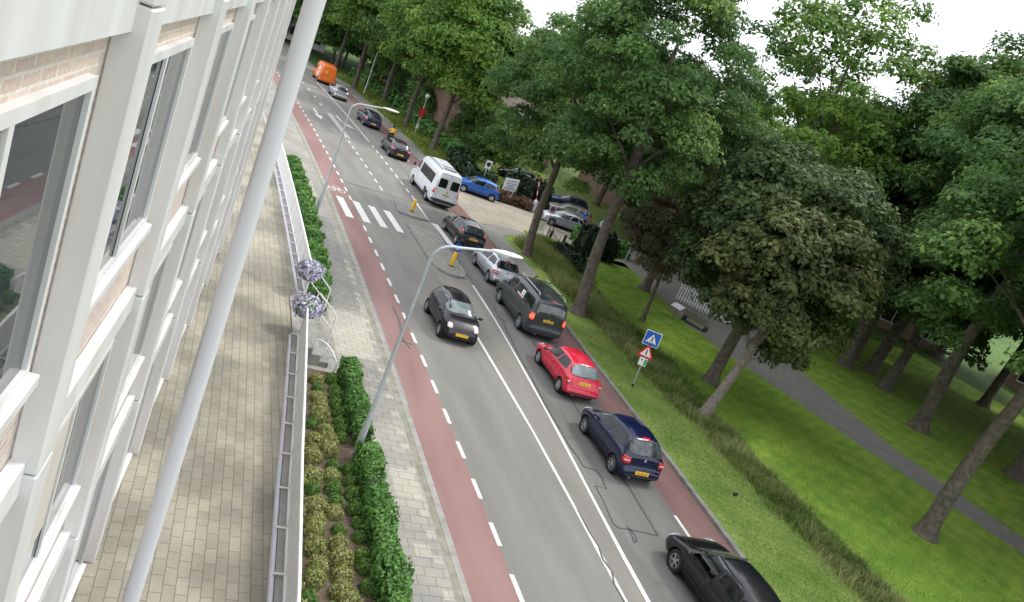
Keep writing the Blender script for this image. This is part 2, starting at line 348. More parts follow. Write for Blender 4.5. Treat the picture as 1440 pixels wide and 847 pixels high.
strip('road_wash', asph_b, 36.2, 52, .05, 5.1, .003)
strip('cycle_path', red_asph, S0, S1, -1.3, -.02, 0)
strip('cycle_path', red_asph_d, S0, 36, CRr, lambda s: KR(s) - .02, 0)
strip('cycle_path', red_asph_d, 36, 47, CRr, 9.4, 0)
strip('cycle_path', red_asph_d, 47, 95, CRr, lambda s: KR(s) - .02, 0)
strip('kerb', kerb_l, S0, 100, -1.48, -1.3, .03, thick=.1)
strip('pavement_edge', moss, S0, 100, -1.66, -1.48, .022)
strip('pavement', paver, S0, 100, -9, -1.66, .02)
# lighter and greyer areas of relaid slabs
for s0, s1, t0, t1, m in ((10.6, 14.2, -3.3, -1.9, paver_l), (3.1, 4.3, -2.5, -1.75, paver_l), (14.6, 26.5, -3.3, -1.9, paver_g), (30, 33.4, -3.6, -2.2, paver_l), (.9, 1.35, -2.35, -1.95, paver_l), (8.6, 10.2, -2.9, -1.8, paver_g)):
    strip('relaid_slabs', m, s0, s1, t0, t1, .024)
for i in range(26):
    s = -3 + i * .93 + random.uniform(-.2, .2); strip('slab', paver_l, s, s + .28, -1.95, -1.72, .026)
# right kerb and verge
strip('kerb', kerb_m, S0, 35.2, lambda s: KR(s) - .02, lambda s: KR(s) + .16, .11, thick=.14)
strip('kerb', kerb_m, 47.2, 95, lambda s: KR(s) - .02, lambda s: KR(s) + .16, .11, thick=.14)
cor = [(35.2, 9.42), (35.75, 9.72), (36.2, 10.2), (36.5, 10.9), (36.9, 12.2), (37.3, 14.2), (37.4, 17), (37.6, 21), (38, 26)]
cor2 = [(s - (.12 if t > 10 else .05), t + (.2 if i < 2 else .05)) for i, (s, t) in enumerate(cor)]
mbk = MB()
for i in range(len(cor) - 1):
    a, b, c_, d = cor[i], cor[i + 1], (cor[i + 1][0] - .15, cor[i + 1][1] + (.12 if i < 1 else .03)), (cor[i][0] - .15, cor[i][1] + (.16 if i < 2 else .03))
    P = [SP(*q, .1) for q in (a, b, c_, d)]; Q = [SP(*q, -.02) for q in (a, b, c_, d)]
    mbk.add(P + Q, [(0, 1, 2, 3), (0, 4, 5, 1), (3, 2, 6, 7)])
tag(mbk.build('kerb', kerb_m), kind='structure')
# side street of beige clinkers with its pavements
strip('side_street', clinker, 35.3, 47.2, 9.42, 12, -.012 + .012)
strip('side_street', clinker, 35.3, 46.2, 12, 20, 0)
strip('side_street', clinker, 37, 62, 20, 42, 0)
stpoly('footpath', paver_g, [(35.0, 9.55), (35.6, 9.85), (36.05, 10.3), (36.35, 11), (36.75, 12.2), (37.15, 14.2), (37.25, 17), (37.4, 21), (37.8, 26), (36.3, 26), (36.2, 17), (35.3, 12.0), (34.4, 11), (27.0, 10.75), (25.6, 9.65)], .09)
stpoly('grass_verge', verge, [(36.1, 14.2), (36.2, 17), (30, 14.5), (20, 13), (20, 9.5), (25.5, 9.62), (26.9, 10.77), (34.4, 11.03), (35.25, 12.0)], .085)
strip('grass_verge', verge, S0, 20, lambda s: KR(s) + .15, 13, .085)
strip('ditch_bank', rough_g, S0, 30, 13, 15, .08)
strip('lawn', lawn, S0, 38.3, 14.2, 60, .09, nt=4)
stpoly('rough_grass', rough_g, [(30, 12.9), (36.1, 14.3), (36.2, 17.8), (30, 15)], .1)
strip('footpath', paver_g, 47.5, 95, lambda s: KR(s) + .16, 11.3, .09)
strip('grass_verge', verge, 49, 100, 11.3, 15, .1)
strip('front_garden', rough_g, 47.5, 100, 15, 60, .05)
# park path and paved square beyond the lawn
path_pts = [(38.6, 23.3), (37.9, 23.0), (34.2, 22.7), (30.4, 21.9), (28.2, 21.6), (25.8, 21.2), (24.3, 21.6), (22.7, 21.6), (20, 22.4), (14, 24), (5, 27), (-8, 30), (-25, 32), (-25, 34), (-8, 32), (5, 29.2), (14, 27.5), (22, 28.5), (30, 31), (44, 30), (44, 26)]
stpoly('park_path', paver_g, path_pts, .096)

# ---- painted markings (4-8 mm above the road)
mk = MB()
for i in range(-14, 47):
    s = .25 + i * 1.882
    if 27.6 < s < 32.2: continue
    ribbon(mk, [(s - .42, 0), (s + .47, 0)], .13, .006)
for i in range(-10, 12):
    s = 3.85 + i * 3.0
    if s < 36: ribbon(mk, [(s - .5, CRr(s - .5)), (s + .55, CRr(s + .5))], .12, .006)
for s in (39.5, 42.5, 45.5, 48.5, 51.5): ribbon(mk, [(s - .5, 8.17), (s + .5, 8.18)], .12, .006)
for i in range(9):
    s = 36.9 + i * 1.93; ribbon(mk, [(s, 2.88), (s + .95, 2.87)], .12, .009)
for i in range(9):
    s = 37.0 + i * 1.87; ribbon(mk, [(s, 5.22), (s + 1.0, 5.26)], .13, .009)
ribbon(mk, [(s, 5.24) for s in range(54, 85, 2)], .14, .009)
ribbon(mk, [(-20 + s, 3.0 + .17 * max(0, min(1, (s - 20) / 8))) for s in range(0, 42, 2)], .12, .006)
ribbon(mk, [(s, L2(s)) for s in range(-20, 24, 2)], .12, .006)
ribbon(mk, [(32.6, 5.12), (36.9, 5.2)], .13, .006)
for k in range(4): ribbon(mk, [(27.95, -.62 + k * .97), (31.8, -.72 + k * .97)], .44, .006)
for k in range(3): ribbon(mk, [(28.35, 5.5 + k * .97), (32.2, 5.4 + k * .97)], .44, .007)
for o in (0, .3): ribbon(mk, [(52.4, 2.95 + o * .9), (62.3, 2.85 + o * .9)], .13, .01)
ribbon(mk, [(59.2, 1.44), (62.3, 1.46)], .16, .01); 
stp = lambda pts: (mk.v.extend([tuple(SP(s, t, .01)) for s, t in pts]), mk.f.append(tuple(range(len(mk.v) - len(pts), len(mk.v)))), mk.m.append(0))
stp([(59.3, 1.05), (59.3, 1.85), (57.5, 1.5)])
ribbon(mk, [(62.8, 3.75), (60.1, 3.75), (59.2, 4.1)], .16, .01); stp([(59.6, 4.25), (58.9, 3.75), (58.2, 4.75)])
for s in (66, 70, 74, 78): ribbon(mk, [(s, 2.8), (s + 1, 2.8)], .2, .01)
ribbon(mk, [(77.9, 4.3), (79.0, 3.3)], .3, .01)
# bicycle symbol on the left cycle lane
def circ(c, rs, rt_, w, n=16):
    ribbon(mk, [(c[0] + rs * math.cos(2 * PI * i / n), c[1] + rt_ * math.sin(2 * PI * i / n)) for i in range(n + 1)], w, .006)
circ((33.3, -.98), .42, .2, .07); circ((33.3, -.38), .42, .2, .07)
ribbon(mk, [(33.3, -.98), (33.95, -.82), (33.3, -.66), (33.3, -.98)], .06, .007); ribbon(mk, [(33.3, -.66), (34.0, -.45), (33.3, -.38)], .06, .008); ribbon(mk, [(33.95, -.82), (34.0, -.45)], .06, .009)
tag(mk.build('road_markings', paint), kind='structure')
# tar seams
tm = MB()
for pts, w in (([(7.52, 4.39), (6.82, 4.45), (6.29, 4.42), (6.24, 4.87), (5.92, 4.92), (5.23, 4.79), (5.29, 4.4), (4.67, 4.37), (3.43, 4.18), (3.26, 4.28), (3.28, 4.57), (3.24, 5.06), (3.18, 5.61)], .06),
               ([(6.27, 5.82), (5.38, 5.81), (4.33, 5.72), (3.21, 5.63)], .06), ([(3.43, 4.65), (3.06, 4.61), (2.69, 4.52), (2.76, 4.65), (3.04, 4.72), (3.34, 4.68)], .05),
               ([(3.85, 3.14), (2.93, 3.1), (2.26, 3.13), (1.76, 3.03), (1.31, 3.1), (.84, 2.95), (.23, 2.96), (-2, 2.9)], .055),
               ([(19.6, 5.33), (18.27, 5.22), (17.94, 5.3), (16.59, 5.07), (13.6, 4.8), (11.88, 4.68), (10.27, 4.52), (8.34, 4.44), (7.52, 4.39)], .05), ([(16.48, 6.26), (14.99, 6.19), (12.17, 6.12), (10.89, 6.03), (9.7, 5.93), (6.27, 5.82)], .05),
               ([(16.19, -.38), (15.03, -.33), (13.76, -.44), (12.94, -.51), (12.36, -.35)], .05), ([(12.9, -.6), (12.75, -.23)], .06), ([(18.3, 5.22), (17.9, 5.5)], .08),
               ([(36, .1), (36.2, 3), (36.1, 5.1)], .05), ([(22.6, 5.1), (36, 5.45), (45, 6.6), (52, 6.6)], .045)):
    ribbon(tm, pts, w, .012)
tag(tm.build('tar_seams', tar), kind='structure')
stpoly('asphalt_patch', asph_d, [(6.04, 4.43), (6.18, 4.84), (5.44, 4.78), (5.44, 4.42)], .004)
strip('brick_gully', paver_g, 8, 36, -1.3, -1.22, .004)

# ---- traffic islands (raised slabs with a kerb)
def island(pts, label):
    r = empty('traffic_island', SP(*pts[0], 0), 0, label, 'traffic island')
    c_ = (sum(a for a, b in pts) / len(pts), sum(b for a, b in pts) / len(pts))
    k = stpoly('kerb', kerb_m, pts, .12, kind=None, thick=.14); q = stpoly('paving', paver_g, [(c_[0] + (a - c_[0]) * .93, c_[1] + (b - c_[1]) * .88) for a, b in pts], .124, kind=None)
    for o in (k, q): o.parent = r; o.matrix_parent_inverse = Matrix.Translation(-r.location)
island([(29.7, 3.02), (29.75, 5.0), (25.2, 4.95), (23.5, 4.95), (22.7, 4.7), (22.42, 4.2), (22.45, 3.7), (22.9, 3.25), (23.8, 3.05), (25.2, 3.02)], 'long paved traffic island with a rounded end and a blue arrow sign')
island([(32.2, 3.05), (32.0, 4.0), (32.2, 5.0), (34.3, 4.95), (35.0, 4.6), (35.2, 4.1), (35.0, 3.6), (34.3, 3.2)], 'short traffic island beyond the zebra crossing, beside the white minibus')
def bollard(s, t, sign, label):
    r = empty('bollard', SP(s, t, .12), YAW(s), label, 'bollard', 'yellow bollards on the traffic islands')
    MB().lathe([(.0, 0), (.13, 0), (.13, .04), (.09, .05)], 20).build('foot', dark_m, r)
    MB().lathe([(.095, .05), (.105, .07), (.105, .72), (.1, .76), (.06, .79), (0, .79)], 20).build('post', yellow, r, True)
    if sign:
        T = Tr(0, 0, 1.03, PI / 2) @ Matrix.Rotation(PI / 2, 4, 'X')
        MB().tube([(0, 0, .79), (0, 0, .9)], .02).build('stem', dark_m, r)
        d = MB().lathe([(0, -.012), (.23, -.012), (.23, .012), (0, .012)], 28, T).build('disc', [blue_s], r)
        a = MB(); T2 = T
        for zz in (.016,):
            a.prism([(-.14, .0), (.0, .14), (.0, .05), (.14, .05), (.14, -.05), (0, -.05), (0, -.14)], zz, zz + .004, 0, T2 @ Matrix.Rotation(-PI / 4 , 4, 'Z') @ Matrix.Scale(-1, 4, (1, 0, 0)))
            a.prism([(-.14, .0), (.0, .14), (.0, .05), (.14, .05), (.14, -.05), (0, -.05), (0, -.14)], -zz - .004, -zz, 0, T2 @ Matrix.Rotation(-PI / 4, 4, 'Z') @ Matrix.Scale(-1, 4, (1, 0, 0)))
        a.build('arrow', white_s, d)
bollard(23.83, 4.2, True, 'yellow bollard topped by a blue arrow disc on the near traffic island')
bollard(33.1, 4.06, False, 'yellow bollard on the short island beside the white minibus')
#@@PART2
# ================================================================== VEHICLES
def smooth_poly(pts, r=.05, n=3):
    out = []; k = len(pts)
    for i in range(k):
        p, a, b = Vector(pts[i]), Vector(pts[i - 1]), Vector(pts[(i + 1) % k])
        da, db = (a - p), (b - p); rr = min(r, da.length * .4, db.length * .4)
        A, B = p + da.normalized() * rr, p + db.normalized() * rr
        for j in range(n + 1):
            u = j / n; out.append(tuple(A * (1 - u) ** 2 + p * 2 * u * (1 - u) + B * u ** 2))
    return out
class Shell:
    """a lofted body and a way to lay windows, lights and trim on its skin"""
    def __init__(s, ob): s.set(ob)
    def set(s, ob):
        bm = bmesh.new(); bm.from_mesh(ob.data); s.bvh = BVHTree.FromBMesh(bm); bm.free()
    def hit(s, side, a, b):
        if side == 'L': o, d = Vector((a, 4, b)), Vector((0, -1, 0))
        elif side == 'R': o, d = Vector((a, -4, b)), Vector((0, 1, 0))
        elif side == 'B': o, d = Vector((-9, a, b)), Vector((1, 0, 0))
        elif side == 'F': o, d = Vector((9, a, b)), Vector((-1, 0, 0))
        else: o, d = Vector((a, b, 6)), Vector((0, 0, -1))
        h = s.bvh.ray_cast(o, d)
        return (h[0], h[1] if h[1].dot(d) < 0 else -h[1]) if h[0] else None
    def patch(s, name, side, poly, m, parent, off=.006, rnd=.05, res=.13, thick=0., smooth='all'):
        if rnd: poly = smooth_poly(poly, rnd)
        bm = bmesh.new(); vs = [bm.verts.new((a, b, 0)) for a, b in poly]; f = bm.faces.new(vs)
        bmesh.ops.triangulate(bm, faces=[f])
        for _ in range(5):
            es = [e for e in bm.edges if e.calc_length() > res]
            if not es: break
            bmesh.ops.subdivide_edges(bm, edges=es, cuts=1); bmesh.ops.triangulate(bm, faces=[f for f in bm.faces if len(f.verts) > 3])
        bad = []; last = None
        for v in bm.verts:
            h = s.hit(side, v.co.x, v.co.y)
            if h: v.co = h[0] + h[1] * off; last = h
            else: bad.append(v)
        bmesh.ops.delete(bm, geom=bad, context='VERTS')
        if thick:
            r = bmesh.ops.solidify(bm, geom=list(bm.faces), thickness=thick)
        bmesh.ops.recalc_face_normals(bm, faces=bm.faces)
        d = {'L': Vector((0, 1, 0)), 'R': Vector((0, -1, 0)), 'B': Vector((-1, 0, 0)), 'F': Vector((1, 0, 0)), 'T': Vector((0, 0, 1))}[side]
        if not thick and bm.faces and sum(f.normal.dot(d) * f.calc_area() for f in bm.faces) < 0: bmesh.ops.reverse_faces(bm, faces=bm.faces)
        me = bpy.data.meshes.new(name); bm.to_mesh(me); bm.free()
        return link(name, me, parent, smooth, [m])
    def line(s, mb, side, pts, w=.012, off=.004, step=.08):
        """a thin seam following the skin, added to mb"""
        P = []
        for i in range(len(pts) - 1):
            a, b = Vector(pts[i]), Vector(pts[i + 1]); n = max(1, int((b - a).length / step))
            P += [a.lerp(b, j / n) for j in range(n)]
        P.append(Vector(pts[-1])); prev = None
        for i, p in enumerate(P):
            d = (P[min(i + 1, len(P) - 1)] - P[max(i - 1, 0)]).normalized(); q = Vector((-d.y, d.x)) * w / 2
            h1, h2 = s.hit(side, *(p + q)), s.hit(side, *(p - q))
            if h1 and h2:
                k = len(mb.v); mb.v += [tuple(h1[0] + h1[1] * off), tuple(h2[0] + h2[1] * off)]
                if prev is not None: mb.f.append((prev, prev + 1, k + 1, k)); mb.m.append(0)
                prev = k
            else: prev = None
def wheel(parent, x, y, r, kind, side, steer=0.):
    """tyre with a child rim; side +1 left, -1 right; kind: number of spokes, or 0 for a steel wheel with a cover"""
    w = .2
    T = Tr(x, y, r, steer) @ Matrix.Rotation(-side * PI / 2, 4, 'X')
    o = MB().lathe([(r * .62, -w / 2), (r * .8, -w / 2 - .004), (r * .93, -w / 2), (r, -w / 2 + .03), (r, w / 2 - .03), (r * .93, w / 2), (r * .8, w / 2 + .004), (r * .66, w / 2 - .004), (r * .63, w / 2 - .03), (r * .62, -w / 2)], 28, T).build('wheel', rubber, parent, True)
    mb = MB(); R_ = r * .65; z = w / 2 - .012
    mb.lathe([(R_ * 1.0, z - .02), (R_, z + .004), (R_ * .93, z + .006), (R_ * .9, z - .04)], 28, T, 0)
    mb.lathe([(R_ * .92, z - .06), (0, z - .05)], 24, T, 1)
    if kind:
        for k in range(kind):
            a = 2 * PI * k / kind + .2
            wd = R_ * (.19 if kind > 5 else .23)
            mb.prism([(R_ * .1, -wd * .7), (R_ * .93, -wd * .5), (R_ * .93, wd * .5), (R_ * .1, wd * .7)], z - .035, z - .004, 0, T @ Matrix.Rotation(a, 4, 'Z'))
        mb.lathe([(R_ * .26, z - .03), (R_ * .24, z), (0, z + .003)], 16, T, 0)
    else:
        mb.lathe([(R_ * .92, z - .006), (R_ * .8, z + .002), (R_ * .45, z + .012), (R_ * .3, z - .002), (0, z + .002)], 28, T, 0)
        for k in range(9):
            a = 2 * PI * k / 9; mb.prism([(R_ * .6, -.018), (R_ * .8, -.022), (R_ * .8, .022), (R_ * .6, .018)], z - .004, z + .0085, 1, T @ Matrix.Rotation(a, 4, 'Z'))
    mb.build('rim', [rim_m, dark_in], o, True)
    return o
def mirror(parent, x, y, z, side, m, stalk=.09):
    mb = MB(); mb.ball((x, y + side * (stalk + .06), z + .05), (.065, .1, .07), 0, 12, 8)
    mb.box(x - .03, x + .03, min(y, y + side * stalk), max(y, y + side * stalk), z, z + .04, 1)
    o = mb.build('wing_mirror', [m, plast], parent, True)
    MB().ball((x - .055, y + side * (stalk + .06), z + .05), (.018, .08, .052), 0, 12, 8).build('mirror_glass', glass_l, o, True)
def plate(parent, shell, side, y, z, w=.52, hgt=.11):
    o = shell.patch('number_plate', side, [(y - w / 2, z - hgt / 2), (y + w / 2, z - hgt / 2), (y + w / 2, z + hgt / 2), (y - w / 2, z + hgt / 2)], plate_y, parent, off=.02, rnd=.01, res=.2, thick=-.012, smooth=False)
    mb = MB(); h = shell.hit(side, y, z)
    if h:
        sx = -1 if side == 'B' else 1; x = h[0].x + sx * .027
        for k in range(8):
            if k in (2, 5): mb.box(x - .002, x + .002, y - .17 + k * .05 - .008, y - .17 + k * .05 + .008, z - .004, z + .004); continue
            c = y - .17 + k * .05
            for a in ((-.014, -.008, -.03, .03), (.008, .014, -.03 + .02 * (k % 2), .03), (-.014, .014, .024, .03), (-.014, .014, -.004, .002) if k % 3 else (-.014, .014, -.03, -.024)):
                mb.box(x - .002, x + .002, c + a[0], c + a[1], z + a[2], z + a[3])
        mb.build('lettering', plate_k, o)
def paintmat(name, col, metal=.35, rough=.28, coat=.45): return mat(name, col, rough, metal, var=.05, scale=1.5, coat=coat)

def car(name, label, s, t, S, col, rev=False, rz=None, group='cars on the street and in the side street', cat='car', lights=False, front=False, cut=None):
    """S: dimensions with x measured from the rear bumper. cut: function(body object, helper) for extra openings"""
    L, W, H, wb, ro, wr = S['L'], S['W'], S['H'], S['wb'], S['ro'], S['wr']
    cow, rf, rr, tb = S['cowl'], S['rf'], S['rr'], S['tb']; hz_, bz = S['hood'], S.get('bz', .60); belt = S['belt']; tw = S.get('tail', .06)
    x0 = ro + wb / 2                                    # local x = x_from_rear - x0
    root = empty(name, SP(s, t, 0), (YAW(s) + (PI if rev else 0)) if rz is None else rz, label, cat, group)
    top = S.get('top') or [(0, .40), (.02, bz - .03), (.05, bz), (tw + .04, bz + .03), (tb[0] - .03, tb[1] - .06), tb, (rr[0], rr[1]), ((rr[0] + rf[0]) / 2, H), rf, ((rf[0] + cow[0]) / 2, (rf[1] + cow[1]) / 2 + .045), cow, ((cow[0] + L - .25) / 2, (cow[1] + hz_) / 2 + .035), (L - .25, hz_), (L - .09, hz_ - .12), (L - .02, .52), (L, .38)]
    TX = [a for a, b in top]; TZ = [b for a, b in top]
    topf = lambda x: float(np.interp(x, TX, TZ))
    def beltf(x): return min(float(np.interp(x, [0, tb[0], cow[0] - .3, cow[0] + .2, L], [belt[1], belt[1], belt[0], belt[0] - .02, hz_ - .1])), topf(x) - .035)
    xs = sorted(set([0, .02, .05, .1, .16, L - .3, L - .16, L - .09, L - .04, L] + [round(float(v), 3) for v in np.linspace(.3, L - .4, 16)] + [tb[0], rr[0], (tb[0] + rr[0]) / 2, rr[0] + .08, rf[0], rf[0] - .08, (rf[0] + cow[0]) / 2, cow[0]]))
    xs = [x for i, x in enumerate(xs) if i == 0 or x - xs[i - 1] > .012]
    gw = S.get('roofw', .69) ; cz = S.get('clear', .2); W2 = W / 2
    vs = []; rows = 10
    for x in xs:
        e = min(x, L - x); fr = S.get('plan', .42)
        w = W2 * (1 - S.get('round', .17) * max(0, 1 - e / fr) ** 2.1)
        zt, zb_ = topf(x), beltf(x); zb = cz + .10 * max(0, 1 - e / .3)
        zb = min(zb, zb_ - .1)
        cab = max(0., min(1., min((x - tb[0] + .15) / .3, (cow[0] + .05 - x) / .5)))
        wr_ = W2 * (.80 + (gw - .80) * cab) * (w / W2); wbt = w * .95
        wm = w - S.get('tuck', .0)
        drop = .075 if cab > .3 else .02
        half = [(0, zb), (w * .84, zb), (w * .955, zb + .05), (wm, zb + .42 * (zb_ - zb)), (w * .992, zb + .78 * (zb_ - zb)), (wbt, zb_)]
        zr = max(zb_ + .008, zt - drop)
        half += [(wbt + (wr_ - wbt) * .52, zb_ + (zr - zb_) * .5 + .0), (wr_, zr), (wr_ * .86, min(zt, zr + (zt - zr) * .62 + .0)), (wr_ * .45, zt - .006), (0, zt)]
        rows = len(half)
        ring = [(x - x0, y, z) for y, z in half] + [(x - x0, -y, z) for y, z in half[-2:0:-1]]
        vs += ring
    n = len(half) * 2 - 2; fs = []
    for i in range(len(xs) - 1):
        for j in range(n): fs.append((i * n + j, i * n + (j + 1) % n, (i + 1) * n + (j + 1) % n, (i + 1) * n + j))
    fs += [tuple(range(n)), tuple(reversed(range((len(xs) - 1) * n, len(xs) * n)))]
    me = bpy.data.meshes.new('b'); me.from_pydata(vs, [], fs)
    bm = bmesh.new(); bm.from_mesh(me); bmesh.ops.recalc_face_normals(bm, faces=bm.faces); bm.to_mesh(me); bm.free()
    tmp = bpy.data.objects.new('tmp', me); COL.objects.link(tmp)
    sb = tmp.modifiers.new('s', 'SUBSURF'); sb.levels = 1; sb.render_levels = 1
    cutters = []
    def boolean(mbx):
        c_ = mbx.build('cutter', []); c_.hide_render = True; cutters.append(c_)
        md = tmp.modifiers.new('b', 'BOOLEAN'); md.object = c_; md.operation = 'DIFFERENCE'; md.solver = 'EXACT'
    xa = [-wb / 2, wb / 2]
    for x in xa:
        for sd_ in (1, -1):
            T = Tr(x, sd_ * (W2 - .1), wr + .01) @ Matrix.Rotation(-PI / 2, 4, 'X')
            k = 24; c_ = MB(); rad = wr + .055
            c_.prism([(rad * math.cos(2 * PI * q / k), rad * math.sin(2 * PI * q / k)) for q in range(k)], -.2, .25, 0, T); boolean(c_)
    if cut: cut(boolean, x0)
    dg = bpy.context.evaluated_depsgraph_get(); nm = bpy.data.meshes.new_from_object(tmp.evaluated_get(dg))
    for c_ in cutters: m_ = c_.data; bpy.data.objects.remove(c_); bpy.data.meshes.remove(m_)
    bpy.data.objects.remove(tmp); nm.materials.clear()
    body = link('body', nm, root, True, [col])
    sh = Shell(body); R = lambda pts: [(a - x0, b) for a, b in pts]
    # wheels, dark arch liners
    for x in xa:
        for sd_ in (1, -1):
            T = Tr(x, sd_ * (W2 - .13), wr + .01) @ Matrix.Rotation(-sd_ * PI / 2, 4, 'X')
            MB().lathe([(wr + .052, .09), (wr + .05, -.15), (0, -.15)], 24, T).build('arch_liner', dark_in, root)
            wheel(root, x, sd_ * (W2 - .115), wr, S.get('spokes', 5), sd_)
    MB().box(-L / 2 + .3 + (L / 2 - x0), L / 2 - .3 + (L / 2 - x0), -W2 * .78, W2 * .78, cz - .07, cz + .05).build('underbody', dark_in, root)
    # side glass
    zb2 = S.get('gb', .045); dlo = S.get('dlo')
    if not dlo:
        bl = lambda x: beltf(x) + zb2
        xf0, xf1 = cow[0] - .22, rf[0] - .05; xr0, xr1 = S.get('q', tb[0] + .35), S.get('q1', rr[0] + .22); zt = S.get('gt', H - .135)
        bt = lambda u: (xf0 + (xr0 - xf0) * u, bl(xf0 + (xr0 - xf0) * u) + S.get('qrise', .05) * max(0, u - .7) / .3)
        tp = lambda u: (xf1 + (xr1 - xf1) * u, min(zt, topf(xf1 + (xr1 - xf1) * u) - .105))
        us = S.get('splits', [0, .5, 1]); gp = .025
        dlo = [[bt(us[i] + gp * (i > 0)), bt(us[i + 1] - gp * (i + 1 < len(us) - 1)), tp(us[i + 1] - gp * (i + 1 < len(us) - 1)), tp((us[i] + us[i + 1]) / 2), tp(us[i] + gp * (i > 0))] for i in range(len(us) - 1)]
    trim = MB()
    for sd_ in 'LR':
        for i, q in enumerate(dlo):
            if S.get('open') == (sd_, i): 
                continue
            g_ = S.get('glass', glass)
            o = sh.patch('side_window', sd_, R(q), plast, root, off=.004, rnd=.06)
            c_ = Vector((sum(a for a, b in q) / len(q), sum(b for a, b in q) / len(q)))
            q2 = [tuple(c_ + (Vector(p) - c_) * .93) for p in q]
            sh.patch('pane', sd_, R(q2), g_, o, off=.009, rnd=.05)
        # seams, handles, side moulding
        sp = S.get('doors', [(cow[0] - .12, (cow[0] + rr[0]) / 2 - .1)])
        for a, b in sp:
            sh.line(trim, sd_, R([(a, beltf(a) + .0), (a + .02, cz + .17), (b + .15 * (b < ro + wr + .3), cz + .16), (b, cz + .35), (b, beltf(b))]))
            hx = b + .12; h = sh.hit(sd_, hx - x0, beltf(hx) - .09)
            if h: y = h[0].y; MB().box(hx - x0 - .08, hx - x0 + .06, y - .02, y + .02, beltf(hx) - .105, beltf(hx) - .08, bev=.008).build('door_handle', S.get('handle', plast), root)
        if S.get('mould', 1): sh.patch('side_moulding', sd_, R([(ro + wr + .15, .42), (ro + wb - wr - .15, .42), (ro + wb - wr - .15, .46), (ro + wr + .15, .46)]), plast if S.get('mould') != 'body' else col, root, off=.012, rnd=0)
        sh.patch('sill', sd_, R([(ro + wr + .09, cz + .03), (ro + wb - wr - .09, cz + .03), (ro + wb - wr - .09, cz + .09), (ro + wr + .09, cz + .09)]), plast, root, off=.008, rnd=0)
    # rear
    gr = S.get('rg', (tb[1] + .03, rr[1] - .03, .80, .74)); y0, y1 = W2 * gr[2], W2 * gr[3]
    if S.get('rear_glass', 1):
        o = sh.patch('rear_window', 'B', [(-y0, gr[0]), (y0, gr[0]), (y1, gr[1]), (-y1, gr[1])], plast, root, off=.004, rnd=.08)
        zc = (gr[0] + gr[1]) / 2
        sh.patch('pane', 'B', [(-y0 * .95, gr[0] + .025), (y0 * .95, gr[0] + .025), (y1 * .94, gr[1] - .025), (-y1 * .94, gr[1] - .025)], S.get('rglass', S.get('glass', glass_l)), o, off=.009, rnd=.07)
        h0, h1 = sh.hit('B', .12, gr[0] + .03), sh.hit('B', -.25, gr[0] + .09)
        if h0 and h1 and S.get('wiper', 1): MB().tube([h0[0] + Vector((-.025, 0, 0)), h1[0] + Vector((-.03, 0, 0))], .008, 6).build('wiper', plast, root)
    sh.line(trim, 'B', [(-W2 * .74, gr[0] - .02), (-W2 * .7, bz + .03), (W2 * .7, bz + .03), (W2 * .74, gr[0] - .02)])
    if S.get('third', 1): sh.patch('third_brake_light', 'B', [(-.14, rr[1] - .015), (.14, rr[1] - .015), (.14, rr[1] + .01), (-.14, rr[1] + .01)], lamp_r, root, off=.012, rnd=0)
    tl = S['tl']                                           # y inner, y outer, z0, z1
    for sd_ in (1, -1):
        a, b = sd_ * tl[0] * W2, sd_ * tl[1] * W2; lo, hi = min(a, b), max(a, b)
        o = sh.patch('taillight', 'B', [(lo, tl[2]), (hi, tl[2] - .01), (hi, tl[3]), (lo, tl[3] - .02)], S.get('tlm', lamp_on if lights else lamp_r), root, off=.016, rnd=.05, res=.06, thick=-.02)
        sh.patch('indicator_lens', 'B', [(lo + .03, (tl[2] + tl[3]) / 2 - .03), (hi - .03, (tl[2] + tl[3]) / 2 - .03), (hi - .03, (tl[2] + tl[3]) / 2 + .015), (lo + .03, (tl[2] + tl[3]) / 2 + .015)], S.get('lens2', lens_w), o, off=.021, rnd=.02, res=.06)
    plate(root, sh, 'B', 0, S.get('plz', .62 if bz < .6 else .5))
    if S.get('badge', 1):
        h = sh.hit('B', 0, S.get('bgz', tb[1] - .1))
        if h: MB().lathe([(0, .012), (.045, .012), (.05, 0)], 16, Matrix.Translation(h[0]) @ Matrix.Rotation(-PI / 2, 4, 'Y')).build('badge', rim_m, root)
    sh.patch('bumper_trim', 'B', [(-W2 * .8, cz + .12), (W2 * .8, cz + .12), (W2 * .8, cz + .19), (-W2 * .8, cz + .19)], plast, root, off=.012, rnd=.03)
    if S.get('exhaust', 1): MB().lathe([(.022, 0), (.03, 0), (.03, .14), (.022, .14), (.02, 0)], 12, Tr(-x0 + .0, .4, cz + .06) @ Matrix.Rotation(PI / 2, 4, 'Y')).build('exhaust', galv, root)
    # front
    wz0, wz1 = cow[1] + .035, rf[1] - .03; wa, wb2 = W2 * .83, W2 * .70
    o = sh.patch('windscreen', 'F', [(-wa, wz0), (wa, wz0), (wb2, wz1), (-wb2, wz1)], plast, root, off=.004, rnd=.06)
    sh.patch('pane', 'F', [(-wa * .96, wz0 + .02), (wa * .96, wz0 + .02), (wb2 * .95, wz1 - .02), (-wb2 * .95, wz1 - .02)], S.get('wglass', glass_l), o, off=.009, rnd=.05)
    for yy in (.35, -.25):
        h0, h1 = sh.hit('F', yy, wz0 + .02), sh.hit('F', yy + .38, wz0 + .05)
        if h0 and h1: MB().tube([h0[0] + Vector((.03, 0, 0)), h1[0] + Vector((.03, 0, .0))], .009, 6).build('wiper', plast, root)
    sh.line(trim, 'T', [(L - .28 - x0, -W2 * .74), (cow[0] + .06 - x0, -W2 * .82), (cow[0] + .06 - x0, W2 * .82), (L - .28 - x0, W2 * .74)])
    hl = S.get('hl', (.5, .9, hz_ - .2, hz_ - .07))
